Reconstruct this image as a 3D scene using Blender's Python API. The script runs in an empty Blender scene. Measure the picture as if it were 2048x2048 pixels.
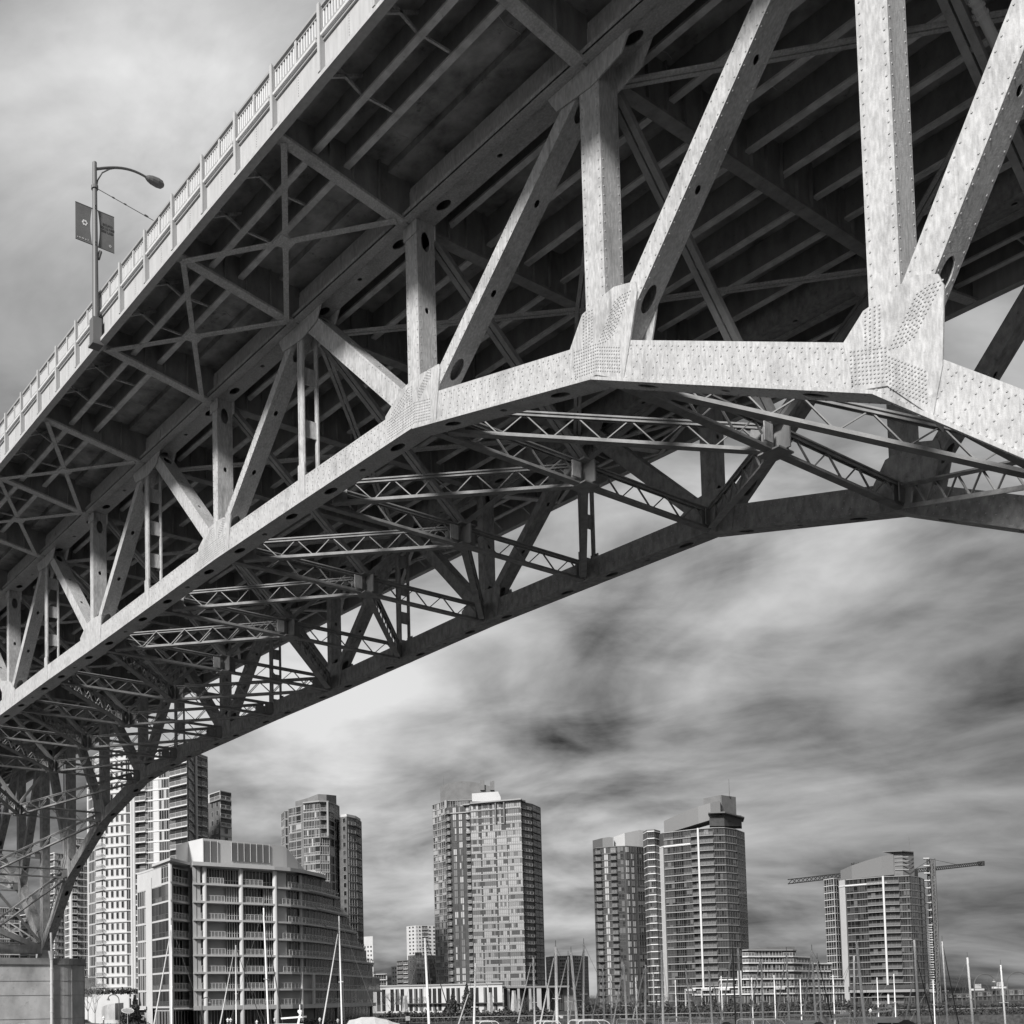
import bpy, math, random
from mathutils import Vector, Matrix
random.seed(7)
scn = bpy.context.scene
col = scn.collection
# ------------------------------------------------------------------ survey frame (bridge units -> metres)
S = 7.6
CX, CY, CZ = 2.012513, -3.509570, -2.243516
YAW, PIT, ROL = -0.9974074, 0.0540468, -0.0144016
FPX, PCX, PCY = 2186.9227, 537.3382, 1885.6603
def cam_axes():
    cy, sy = math.cos(YAW), math.sin(YAW); cp, sp = math.cos(PIT), math.sin(PIT); cr, sr = math.cos(ROL), math.sin(ROL)
    f = Vector((sy*cp, cy*cp, sp)); r = Vector((cy, -sy, 0)); u = r.cross(f)
    return r*cr+u*sr, -r*sr+u*cr, f
AR, AU, AF = cam_axes()
CAM = Vector((CX*S, CY*S, 4.0))
def U(x, y, z): return Vector((x*S, y*S, (z-CZ)*S+4.0))
def gpt(px, D, z=0.0):
    """ground point on bearing px at range D"""
    d = AF + AR*((px-PCX)/FPX) - AU*((2003-PCY)/FPX)
    return Vector((CAM.x+d.x*D, CAM.y+d.y*D, z))
def hgt(P, py):
    d = P-CAM; k = (PCY-py)/FPX
    a = d.x*AU.x+d.y*AU.y; b = d.x*AF.x+d.y*AF.y
    return CAM.z + (k*b-a)/(AU.z-k*AF.z)
def P3(px, py, D):
    p = gpt(px, D); p.z = hgt(p, py); return p

# ------------------------------------------------------------------ materials
MATS = {}
def nd(nt, t, **kw):
    n = nt.nodes.new(t)
    for k, v in kw.items(): setattr(n, k, v)
    return n
def mat(name, v, rough=0.6, var=0.0, scale=1.0, stretch=(1, 1, 1), metal=0.0, bump=0.0, bscale=30, v2=None, detail=6, spec=0.5, spots=0.0, coord='Object', sspots=9.0):
    if name in MATS: return MATS[name]
    m = bpy.data.materials.new(name); m.use_nodes = True; nt = m.node_tree
    b = nt.nodes['Principled BSDF']; L = nt.links.new
    b.inputs['Roughness'].default_value = rough; b.inputs['Metallic'].default_value = metal
    b.inputs['Specular IOR Level'].default_value = spec
    b.inputs['Base Color'].default_value = (v, v, v, 1)
    if var > 0 or spots > 0 or bump > 0:
        tc = nd(nt, 'ShaderNodeNewGeometry'); mp = nd(nt, 'ShaderNodeMapping'); mp.inputs['Scale'].default_value = [scale*s for s in stretch]
        L(tc.outputs['Position'], mp.inputs['Vector'])
        no = nd(nt, 'ShaderNodeTexNoise'); no.inputs['Scale'].default_value = 1.0; no.inputs['Detail'].default_value = detail; no.inputs['Roughness'].default_value = 0.62
        L(mp.outputs[0], no.inputs['Vector'])
        mr = nd(nt, 'ShaderNodeMapRange'); mr.inputs['From Min'].default_value = 0.3; mr.inputs['From Max'].default_value = 0.7
        mr.inputs['To Min'].default_value = v*(1-var); mr.inputs['To Max'].default_value = min(.95, v*(1+var))
        L(no.outputs['Fac'], mr.inputs['Value']); out = mr.outputs[0]
        if spots > 0:
            n2 = nd(nt, 'ShaderNodeTexNoise'); n2.inputs['Scale'].default_value = sspots; n2.inputs['Detail'].default_value = 5; n2.inputs['Roughness'].default_value = .7
            L(tc.outputs['Position'], n2.inputs['Vector'])
            r2 = nd(nt, 'ShaderNodeMapRange'); r2.inputs['From Min'].default_value = 0.60; r2.inputs['From Max'].default_value = 0.70
            r2.inputs['To Min'].default_value = 1; r2.inputs['To Max'].default_value = 1-spots
            L(n2.outputs['Fac'], r2.inputs['Value'])
            mu = nd(nt, 'ShaderNodeMath', operation='MULTIPLY'); L(out, mu.inputs[0]); L(r2.outputs[0], mu.inputs[1]); out = mu.outputs[0]
        cb = nd(nt, 'ShaderNodeCombineColor')
        for i in range(3): L(out, cb.inputs[i])
        L(cb.outputs[0], b.inputs['Base Color'])
        if bump > 0:
            n3 = nd(nt, 'ShaderNodeTexNoise'); n3.inputs['Scale'].default_value = bscale; n3.inputs['Detail'].default_value = 4
            L(tc.outputs['Position'], n3.inputs['Vector'])
            bp = nd(nt, 'ShaderNodeBump'); bp.inputs['Strength'].default_value = bump; bp.inputs['Distance'].default_value = .03
            L(n3.outputs['Fac'], bp.inputs['Height']); L(bp.outputs[0], b.inputs['Normal'])
    MATS[name] = m; return m
def streak_steel():
    m = mat('painted_steel', .47, rough=.5, var=.12, scale=1.0, stretch=(1.6, 1.6, .5), bump=.25, bscale=22, spots=.22, detail=8, sspots=3.5)
    nt = m.node_tree; L = nt.links.new; b = nt.nodes['Principled BSDF']
    src = b.inputs['Base Color'].links[0].from_socket
    tc = nd(nt, 'ShaderNodeNewGeometry'); mp = nd(nt, 'ShaderNodeMapping'); mp.inputs['Scale'].default_value = (15, 15, 3.6)
    L(tc.outputs['Position'], mp.inputs['Vector'])
    no = nd(nt, 'ShaderNodeTexNoise'); no.inputs['Scale'].default_value = 1; no.inputs['Detail'].default_value = 5; L(mp.outputs[0], no.inputs['Vector'])
    mr = nd(nt, 'ShaderNodeMapRange'); mr.inputs['From Min'].default_value = .36; mr.inputs['From Max'].default_value = .72; mr.inputs['To Min'].default_value = .84; mr.inputs['To Max'].default_value = 1.25
    L(no.outputs['Fac'], mr.inputs['Value'])
    mx = nd(nt, 'ShaderNodeVectorMath', operation='SCALE'); L(src, mx.inputs[0]); L(mr.outputs[0], mx.inputs['Scale'])
    def layer(src_, sc, f0, f1, lo):
        mp = nd(nt, 'ShaderNodeMapping'); mp.inputs['Scale'].default_value = sc; L(tc.outputs['Position'], mp.inputs['Vector'])
        n = nd(nt, 'ShaderNodeTexNoise'); n.inputs['Scale'].default_value = 1; n.inputs['Detail'].default_value = 7; n.inputs['Roughness'].default_value = .65; L(mp.outputs[0], n.inputs['Vector'])
        r = nd(nt, 'ShaderNodeMapRange'); r.inputs['From Min'].default_value = f0; r.inputs['From Max'].default_value = f1; r.inputs['To Min'].default_value = 1; r.inputs['To Max'].default_value = lo; L(n.outputs['Fac'], r.inputs['Value'])
        v = nd(nt, 'ShaderNodeVectorMath', operation='SCALE'); L(src_, v.inputs[0]); L(r.outputs[0], v.inputs['Scale']); return v.outputs[0]
    o = layer(mx.outputs[0], (4.5, 4.5, .30), .56, .70, .72)
    o = layer(o, (.7, .7, .7), .52, .66, .80)
    L(o, b.inputs['Base Color'])
    return m
STEEL = streak_steel()
STEEL2 = mat('weathered_shaded_steel', .25, rough=.6, var=.3, scale=.9, stretch=(2, 2, .8), spots=.4, detail=7)  # mottled steel, base lowered to paint in the shade under the deck
STEELF = mat('rust_mottled_shaded_steel', .27, rough=.6, var=.42, scale=2.2, stretch=(1.6, 1.6, .8), spots=.45, detail=9, sspots=6, bump=.2)  # rust mottling, plus deck shade on the far truss darkened into the colour
EFFL = mat('lime_streak', .5, rough=.9)
STRP = mat('stringer_shade_lift', .62, rough=.6, var=.25, scale=2, spots=.4)  # steel colour lightened so the stringer flanges show in the deck's shade
RIVET = mat('rivet_steel', .40, rough=.5)
SLAB = mat('deck_concrete', .36, rough=.85, var=.6, scale=.8, stretch=(1, 1, 1), spots=.5, detail=9, sspots=2.2)
FASC = mat('fascia_paint', .46, rough=.5, var=.14, scale=1.3, stretch=(4, 4, .4), detail=7)
RAILW = mat('rail_white', .75, rough=.45)
RAILG = mat('rail_grey', .34, rough=.5)
DARK = mat('dark_void', .03, rough=.8)
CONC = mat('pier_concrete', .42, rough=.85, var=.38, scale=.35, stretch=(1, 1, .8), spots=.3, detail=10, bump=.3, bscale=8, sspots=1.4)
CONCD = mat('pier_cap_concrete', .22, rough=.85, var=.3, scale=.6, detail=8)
POLE = mat('lamp_pole_paint', .13, rough=.5)
BANNER = mat('banner_cloth', .14, rough=.8, var=.15, scale=2)
BANMARK = mat('banner_dark_print', .06, rough=.8)
WHITE = mat('white_paint', .8, rough=.5)
PIPE = mat('pipe_grey', .5, rough=.4)

# ------------------------------------------------------------------ mesh builder
class MB:
    def __init__(s): s.v = []; s.f = []; s.m = []; s.mats = []
    def mi(s, m):
        if m not in s.mats: s.mats.append(m)
        return s.mats.index(m)
    def face(s, pts, m):
        n = len(s.v); s.v += [tuple(p) for p in pts]; s.f.append(tuple(range(n, n+len(pts)))); s.m.append(s.mi(m))
    def poly(s, vs, fs, m):
        n = len(s.v); k = s.mi(m); s.v += [tuple(p) for p in vs]
        for f in fs: s.f.append(tuple(n+i for i in f)); s.m.append(k)
    def box8(s, c, m):
        s.poly(c, [(0, 3, 2, 1), (4, 5, 6, 7), (0, 1, 5, 4), (1, 2, 6, 5), (2, 3, 7, 6), (3, 0, 4, 7)], m)
    def box(s, a, b, m):
        x0, y0, z0 = a; x1, y1, z1 = b
        s.box8([(x0, y0, z0), (x1, y0, z0), (x1, y1, z0), (x0, y1, z0), (x0, y0, z1), (x1, y0, z1), (x1, y1, z1), (x0, y1, z1)], m)
    def beam(s, p, q, w, h, m, side=None, up=None):
        """bar p->q; w across 'side', h across 'up'"""
        p = Vector(p); q = Vector(q); d = (q-p).normalized()
        if side is None:
            up = Vector(up) if up is not None else Vector((0, 0, 1))
            sd = d.cross(up)
            if sd.length < 1e-4: sd = d.cross(Vector((1, 0, 0)))
            sd.normalize(); upv = sd.cross(d).normalized()
        else:
            sd = Vector(side); sd = (sd-d*sd.dot(d)).normalized(); upv = sd.cross(d).normalized()
        a = sd*(w/2); b = upv*(h/2)
        s.box8([p-a-b, p+a-b, p+a+b, p-a+b, q-a-b, q+a-b, q+a+b, q-a+b], m)
    def tube(s, p, q, r0, r1, m, n=8, cap=True):
        p = Vector(p); q = Vector(q); d = (q-p).normalized(); a = d.orthogonal().normalized(); b = d.cross(a)
        vs = []
        for c, r in ((p, r0), (q, r1)):
            for i in range(n):
                t = 2*math.pi*i/n; vs.append(c+a*(r*math.cos(t))+b*(r*math.sin(t)))
        fs = [(i, (i+1) % n, n+(i+1) % n, n+i) for i in range(n)]
        if cap: fs += [tuple(range(n-1, -1, -1)), tuple(range(n, 2*n))]
        s.poly(vs, fs, m)
    def path(s, pts, rs, m, n=8):
        for i in range(len(pts)-1):
            s.tube(pts[i], pts[i+1], rs[i] if hasattr(rs, '__len__') else rs, rs[i+1] if hasattr(rs, '__len__') else rs, m, n)
    def prism(s, pts, ext, m):
        ext = Vector(ext); pts = [Vector(p) for p in pts]; n = len(pts)
        vs = pts+[p+ext for p in pts]
        s.poly(vs, [tuple(range(n-1, -1, -1)), tuple(range(n, 2*n))]+[(i, (i+1) % n, n+(i+1) % n, n+i) for i in range(n)], m)
    def holed(s, o, du, dv, Lu, Lv, holes, m, wall=0.03, nrm=None):
        """flat strip from o along du(Lu) x dv(Lv) with elliptical holes (u,v,a,b)"""
        o = Vector(o); du = Vector(du).normalized(); dv = Vector(dv).normalized()
        P = lambda u, v: o+du*u+dv*v
        cur = 0.0
        for (hu, hv, a, b) in sorted(holes):
            u0, u1 = hu-a*1.15, hu+a*1.15
            if u0 < cur or u1 > Lu or hv-b < 0 or hv+b > Lv: continue
            s.face([P(cur, 0), P(u0, 0), P(u0, Lv), P(cur, Lv)], m)
            N = 16; el = []; sq = []
            for i in range(N):
                t = 2*math.pi*(i+.5)/N; c, sn = math.cos(t), math.sin(t)
                el.append(P(hu+a*c, hv+b*sn))
                k = min((u1-hu)/abs(c) if abs(c) > 1e-6 else 9e9, ((Lv-hv) if sn > 0 else hv)/abs(sn) if abs(sn) > 1e-6 else 9e9)
                sq.append(P(hu+k*c, hv+k*sn))
            corners = {0: P(u1, Lv), 1: P(u0, Lv), 2: P(u0, 0), 3: P(u1, 0)}
            def quad(i):
                t = (2*math.pi*(i+.5)/N)
                ang = [math.atan2(Lv-hv, u1-hu), math.pi-math.atan2(Lv-hv, hu-u0), math.pi+math.atan2(hv, hu-u0), 2*math.pi-math.atan2(hv, u1-hu)]
                return sum(1 for q in ang if t > q) % 4
            for i in range(N):
                j = (i+1) % N; qa, qb = quad(i), quad(j)
                if qa == qb: s.face([el[i], sq[i], sq[j], el[j]], m)
                else: s.face([el[i], sq[i], corners[qa], sq[j], el[j]], m)
            if nrm is not None:
                nn = Vector(nrm)*(-wall)
                for i in range(N):
                    j = (i+1) % N; s.face([el[i], el[j], el[j]+nn, el[i]+nn], m)
            cur = u1
        s.face([P(cur, 0), P(Lu, 0), P(Lu, Lv), P(cur, Lv)], m)
    def dome(s, c, nrm, r, m, n=6):
        c = Vector(c); nrm = Vector(nrm).normalized(); a = nrm.orthogonal().normalized(); b = nrm.cross(a); vs = []
        for rr, h in ((r, 0), (r*.72, r*.5)):
            for i in range(n):
                t = 2*math.pi*i/n; vs.append(c+a*(rr*math.cos(t))+b*(rr*math.sin(t))+nrm*h)
        s.poly(vs, [(i, (i+1) % n, n+(i+1) % n, n+i) for i in range(n)]+[tuple(range(n, 2*n))], m)
    def build(s, name, parent=None, smooth=False, bevel=0):
        if not s.f: return None
        me = bpy.data.meshes.new(name); me.from_pydata(s.v, [], s.f)
        for m in s.mats: me.materials.append(m)
        me.polygons.foreach_set('material_index', s.m)
        if smooth: me.polygons.foreach_set('use_smooth', [True]*len(s.f))
        me.update()
        o = bpy.data.objects.new(name, me); col.objects.link(o)
        if parent is not None:
            o.parent = parent; o.matrix_parent_inverse = parent.matrix_world.inverted() if parent.type != 'EMPTY' else Matrix.Translation(-parent.location)
            if parent.type != 'EMPTY': o.matrix_parent_inverse = Matrix.Identity(4)
        return o
def thing(name, label, cat, loc=(0, 0, 0), group=None):
    o = bpy.data.objects.new(name, None); col.objects.link(o); o.location = loc; o.empty_display_size = .5
    o['label'] = label; o['category'] = cat
    if group: o['group'] = group
    return o
def tag(o, label=None, cat=None, group=None, kind=None):
    if label: o['label'] = label
    if cat: o['category'] = cat
    if group: o['group'] = group
    if kind: o['kind'] = kind
    return o
def subpart(mb, name, part, smooth=False):
    """child of a mesh part (parts are modelled in world coordinates relative to their thing)"""
    o = mb.build(name, None, smooth); 
    if o: o.parent = part; o.matrix_parent_inverse = Matrix.Identity(4)
    return o

# ------------------------------------------------------------------ BRIDGE
def g(X):
    t = -.884-X; return 1.60+.0255*t-.0018*t*t
NX = {-1: 1.27, 0: .257, 1: -.884, 2: -2.016, 3: -2.999, 4: -3.984, 5: -4.975, 6: -5.965, 7: -6.949, 8: -7.934, 9: -8.967, 10: -9.92, 11: -11.06, 12: -12.2, 13: -13.18, 14: -14.16, 15: -15.3, 16: -16.4, -2: 2.28, -3: 3.42}
NZ = {-1: -1.22, 0: -.26, 1: .359, 2: .668, 3: .684, 4: .696, 5: .678, 6: .661, 7: .653, 8: .634, 9: .611, 10: .53, 11: .195, 12: -.422, 13: -1.40, 14: -.42, 15: .2, 16: .5, -2: -.26, -3: .3}
IDX = list(range(-3, 17))
W = 2.35; TD = .12
BR = thing('steel_truss_bridge', 'large riveted steel deck truss bridge crossing overhead on a concrete pier', 'bridge', U(-5.965, W/2, CZ))
def bpart(mb, name, label=None, kind=None):
    o = mb.build(name, BR)
    if o and label: o['label'] = label
    if o and kind: o['kind'] = kind
    return o
class UM(MB):
    """builder taking bridge units"""
    def build(s, name, parent=None, smooth=False):
        s.v = [tuple(U(*p)) for p in s.v]; return MB.build(s, name, parent, smooth)
def upart(mb, name, **k): return bpart(mb, name, **k)
RR = .0037
def rivet_line(mb, p, q, sp, nrm, r=RR):
    p = Vector(p); q = Vector(q); L = (q-p).length; n = max(1, int(L/sp))
    for i in range(n+1): mb.dome(p.lerp(q, i/n), nrm, r, RIVET)
def sec_h(i): return .150 if i in (0, 1) else .142
def chord_pts(i, dz):
    """mitred chord edge at node i, offset dz vertically-ish (perpendicular)"""
    def nrm(a, b):
        d = Vector((NX[b]-NX[a], NZ[b]-NZ[a])); d.normalize(); n = Vector((-d.y, d.x)); return n if n.y > 0 else -n
    if i == IDX[0]: n = nrm(i, i+1); k = 1
    elif i == IDX[-1]: n = nrm(i-1, i); k = 1
    else:
        n1, n2 = nrm(i-1, i), nrm(i, i+1); n = (n1+n2).normalized(); k = 1/max(.5, n.dot(n1))
    return Vector((NX[i]+n.x*dz*k, NZ[i]+n.y*dz*k))
def truss(Y, near):
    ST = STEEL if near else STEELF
    fy, by = Y, Y+TD
    detail = near
    nz = Vector((0, -1, 0))
    for a in IDX[:-1]:
        b = a+1
        h = .075 if (a in (-1, 0, 1)) else .071
        ta, tb = chord_pts(a, h), chord_pts(b, h); ba, bb = chord_pts(a, -h), chord_pts(b, -h)
        mb = UM()
        # front, back, top faces
        mb.face([(ba.x, fy, ba.y), (bb.x, fy, bb.y), (tb.x, fy, tb.y), (ta.x, fy, ta.y)], ST)
        mb.face([(bb.x, by, bb.y), (ba.x, by, ba.y), (ta.x, by, ta.y), (tb.x, by, tb.y)], ST)
        mb.face([(ta.x, fy, ta.y), (tb.x, fy, tb.y), (tb.x, by, tb.y), (ta.x, by, ta.y)], ST)
        L = (bb-ba).length; du = Vector((bb.x-ba.x, 0, bb.y-ba.y))
        hs = [(L*t, TD/2, aa, bw) for t, aa, bw in ((.2, .05, .028), (.5, .018, .016), (.8, .05, .028))]
        mb.holed((ba.x, fy, ba.y), du, (0, 1, 0), L, TD, hs, ST, .006, (0, 0, -1))
        # lower lip angle
        mb.beam((ba.x, fy-.004, ba.y+.006), (bb.x, fy-.004, bb.y+.006), .008, .012, ST, up=(0, 0, 1))
        if near and a <= 5:
            d = (bb-ba).normalized(); n2 = Vector((-d.y, d.x)); n2 = n2 if n2.y > 0 else -n2
            sp = .03 if a < 3 else .036
            for k, off in enumerate((.014, .03, .055, .075, .1, .12, .132)):
                if a >= 3 and k in (2, 4): continue
                p = ba+n2*off+d*(.015 if k % 2 else 0); q = bb+n2*off
                rivet_line(mb, (p.x, fy-.001, p.y), (q.x, fy-.001, q.y), sp*(1 if k in (0, 6) else 1.7), nz)
            for off in (.012, .108):
                rivet_line(mb, (ba.x, fy+off, ba.y-.001), (bb.x, fy+off, bb.y-.001), .04, (0, 0, -1))
        elif not near and a <= 3:
            d = (bb-ba).normalized(); n2 = Vector((-d.y, d.x)); n2 = n2 if n2.y > 0 else -n2
            for off in (.015, .05, .09, .13):
                p = ba+n2*off; q = bb+n2*off; rivet_line(mb, (p.x, fy-.001, p.y), (q.x, fy-.001, q.y), .05, nz)
        upart(mb, 'lower_chord')
    # top chord: box with flange plate and underside holes
    for a in IDX[:-1]:
        b = a+1; mb = UM(); xa, xb = NX[a], NX[b]; ga, gb = g(xa), g(xb)
        z0a, z0b, z1a, z1b = ga+.028, gb+.028, ga+.20, gb+.20
        mb.face([(xa, fy, z0a), (xb, fy, z0b), (xb, fy, z1b), (xa, fy, z1a)], ST)
        mb.face([(xa, by, z0a), (xb, by, z0b), (xb, by, z1b), (xa, by, z1a)], ST)
        mb.face([(xa, fy, z1a), (xb, fy, z1b), (xb, by, z1b), (xa, by, z1a)], ST)
        L = abs(xb-xa); du = (xb-xa, 0, gb-ga)
        hs = [(L*t, TD/2, aa, bw) for t, aa, bw in ((.16, .045, .028), (.5, .014, .013), (.84, .045, .028))]
        mb.holed((xa, fy, z0a), du, (0, 1, 0), L, TD, hs, ST, .006, (0, 0, -1))
        out = -1 if near else 1
        y0 = fy if near else by
        mb.beam((xa, y0+out*.028, ga+.024), (xb, y0+out*.028, gb+.024), .055, .012, ST, up=(0, 0, 1))
        mb.beam((xa, y0+out*.052, ga+.036), (xb, y0+out*.052, gb+.036), .007, .030, ST, up=(0, 0, 1))
        if near and a <= 5: rivet_line(mb, (xa, fy+.012, z0a-.001), (xb, fy+.012, z0b-.001), .05, (0, 0, -1))
        upart(mb, 'upper_chord')
    hw = {-1: .055, 0: .05, 1: .05, 2: .044, 11: .045, 12: .05, 13: .055, 14: .05, 15: .045}
    DBL = (2, 4, 6, 8, 10)
    def boxmember(p, q, w, name, holes_side=0, riv=False, inset=.002, holes=True):
        """hollow box between work points in the truss plane; w = width in plane"""
        p = Vector(p); q = Vector(q); d = (q-p).normalized(); n = Vector((d.y, -d.x))   # right-hand normal
        if n.x < 0: n = -n
        mb = UM(); f, b = fy+inset, by-inset; D = b-f
        A, B_, C_, D_ = p-n*w/2, p+n*w/2, q+n*w/2, q-n*w/2
        L = (q-p).length
        mb.face([(A.x, f, A.y), (B_.x, f, B_.y), (C_.x, f, C_.y), (D_.x, f, D_.y)], ST)
        mb.face([(B_.x, b, B_.y), (A.x, b, A.y), (D_.x, b, D_.y), (C_.x, b, C_.y)], ST)
        hs = [(L*t, D/2, aa, bw) for t, aa, bw in ((.16, .052, .03), (.5, .016, .014), (.84, .052, .03))] if holes else []
        if L > 1.4 and holes: hs = [(L*t, D/2, aa, bw) for t, aa, bw in ((.14, .052, .03), (.37, .016, .014), (.62, .016, .014), (.86, .052, .03))]
        for (o, nn) in ((B_, n), (A, -n)):
            mb.holed((o.x, f, o.y), (d.x, 0, d.y), (0, 1, 0), L, D, hs if nn is n else [], ST, .006, (nn.x, 0, nn.y))
        if riv:
            for e in (-.38, .38):
                a0, a1 = p+n*w*e+d*.1, q+n*w*e-d*.12
                rivet_line(mb, (a0.x, f-.001, a0.y), (a1.x, f-.001, a1.y), .038, nz)
            for off in (.012, D-.012):
                a0, a1 = B_+d*.1, C_-d*.12
                rivet_line(mb, (a0.x, f+off, a0.y), (a1.x, f+off, a1.y), .038, (n.x, 0, n.y))
        return upart(mb, name)
    for i in IDX:
        x = NX[i]; zt = g(x)+.09; zb = NZ[i]
        if (i % 2 == 0) or i in (1, 11, 13, -1, 15, -3):
            boxmember((x, zb), (x, zt), 2*hw.get(i, .031), 'vertical_post', riv=near and i < 5, holes=i in (2, 4, 6, 8, 10))
        else:   # laced hanger : two channels and batten plates
            mb = UM(); w = .052 if i < 5 else .048
            mb.box((x-.025, fy+.003, zb), (x+.025, fy+.010, zt), ST)
            for sx in (-.022, .018): mb.box((x+sx-.004, fy-.002, zb), (x+sx+.004, fy+.016, zt), ST)
            mb.box((x-.014, by-.014, zb), (x+.016, by-.004, zt), ST)
            L = zt-zb; k = int(L/.27)
            for j in range(k+1):
                zz = zb+.06+(L-.12)*j/k
                mb.box((x-.004, fy+.016, zz-.05), (x+.004, by-.014, zz+.05), ST)
            upart(mb, 'hanger_post')
    # diagonals
    dw = {(2, 1): .066, (2, 3): .095, (4, 3): .058, (4, 5): .082, (6, 5): .056, (6, 7): .075, (8, 7): .06, (8, 9): .07, (10, 9): .06}
    pairs = [(1, 0), (0, -1), (2, 1), (2, 3), (4, 3), (4, 5), (6, 5), (6, 7), (8, 7), (8, 9), (10, 9), (10, 11), (11, 12), (12, 13), (14, 13), (15, 14), (-2, -1), (-3, -2), (16, 15)]
    for (bi, ti) in pairs:
        w = dw.get((bi, ti), .082 if bi > 0 else .098)
        o1, o2 = {(1, 0): (.04, -.08), (0, -1): (-.022, -.06), (2, 1): (.07, .05), (4, 3): (-.02, .02), (4, 5): (0, .06), (11, 12): (-.03, .06), (12, 13): (.03, .08)}.get((bi, ti), (0, 0))
        boxmember((NX[bi]+o1, NZ[bi]), (NX[ti]+o2, g(NX[ti])+.08), w, 'diagonal_brace', riv=near and bi < 5, inset=.004, holes=True)
    # gusset plates (outer and inner)
    for i in IDX:
        x, z = NX[i], NZ[i]
        pls = []
        bl = chord_pts(i, -.071)
        def edge(dx, h):   # chord edge height at x+dx
            j = i+1 if dx < 0 else i-1
            if j not in NX: return z+h
            t = dx/(NX[j]-x) if NX[j] != x else 0
            c = chord_pts(i, h); c2 = chord_pts(j, h)
            return c.y+(c2.y-c.y)*((x+dx-c.x)/(c2.x-c.x))
        if i in DBL:
            pts = [(-.22, edge(-.22, -.069)), (-.22, z+.085), (-.085, z+.165), (.02, z+.175), (.19, z+.155), (.195, z+.13), (.16, edge(.16, -.069)), (0, chord_pts(i, -.069).y)]
            if i > 6: pts = [(-.15, edge(-.15, -.069)), (-.15, z+.25), (.03, z+.2), (.085, z+.18), (.2, z+.08), (.2, edge(.2, -.069)), (0, chord_pts(i, -.069).y)]
            cl = [((-.17, z+.02), (-.04, z+.09), .055, 4), ((-.03, z+.05), (-.03, z+.145), .035, 3), ((.04, z+.05), (.13, z+.125), .045, 4), ((-.2, edge(-.2, -.05)), (-.0, z-.05), .1, 8), ((.01, z-.05), (.12, edge(.12, -.05)), .1, 8)]
            sg = 1 if i <= 6 else -1
        elif i in (-1, 0, 1, 11, 12, 13, 14):
            s_ = 1 if i < 6 else -1
            pts = [(-.10*s_, edge(-.10*s_, -.069)), (-.135*s_, edge(-.135*s_, .07)), (-.065*s_, z+.225), (.05*s_, z+.245), (.10*s_, z+.25), ((.20 if i > 0 else .165)*s_, z+.215), ((.21 if i > 0 else .18)*s_, z+.17), (.165*s_, edge(.165*s_, .06)), (.13*s_, edge(.13*s_, -.069)), (0, chord_pts(i, -.069).y)]
            cl = [((-.04*s_, z+.08), (-.035*s_, z+.22), .045, 4), ((.05*s_, z+.05), (.14*s_, z+.195), .075, 7), ((-.11*s_, edge(-.11*s_, -.05)), (0, chord_pts(i, -.05).y), .11, 9), ((.01*s_, edge(.01*s_, -.045)+.004), (.115*s_, edge(.115*s_, -.045)+.004), .10, 8)]
        else:
            pts = [(-.032, edge(-.032, -.069)), (-.032, edge(-.032, .15)), (.032, edge(.032, .15)), (.032, edge(.032, -.069))]; cl = []
        mb = UM(); mb.prism([(x+(min(a, .10) if i in (0, -1) else a), by-.002, b) for a, b in pts], (0, .008, 0), ST); upart(mb, 'gusset_plate')
        mb = UM(); mb.prism([(x+a, fy-.006, b) for a, b in pts], (0, .008, 0), ST)
        if near and i <= 5:
            yy = fy-.007
            for (a, b, wd, rows) in cl:
                a = Vector(a); b = Vector(b); horiz = abs(b.x-a.x) > abs(b.y-a.y)
                sp = .0125 if i < 3 else .014
                for r in range(rows):
                    t = (r/(rows-1)-.5)*wd
                    if horiz: p0 = (x+a.x, yy, a.y+t+wd/2); p1 = (x+b.x, yy, b.y+t+wd/2)
                    else: p0 = (x+a.x+t, yy, a.y+abs(t)*.2); p1 = (x+b.x+t, yy, b.y-abs(t)*.2)
                    rivet_line(mb, p0, p1, sp, nz)
        upart(mb, 'gusset_plate')
        # top gusset
        gx = g(x)
        if i % 2 == 1 or i in (0, 12, -1, 13):
            lo = -.04; w1, w2 = (.17, .17)
            pt = [(-w1-.05, gx+.03), (-w1, gx+lo-.02), (.02, gx+lo-.045), (w2, gx+lo-.02), (w2+.06, gx+.03), (w2+.06, gx+.17), (-w1-.05, gx+.17)]
        else:
            pt = [(-.05, gx-.05), (.05, gx-.05), (.05, gx+.18), (-.05, gx+.18)]
        for yy in (fy-.005, by-.002): mb = UM(); mb.prism([(x+a, yy, b) for a, b in pt], (0, .007, 0), ST); upart(mb, 'top_gusset_plate')
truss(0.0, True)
truss(W, False)

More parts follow.
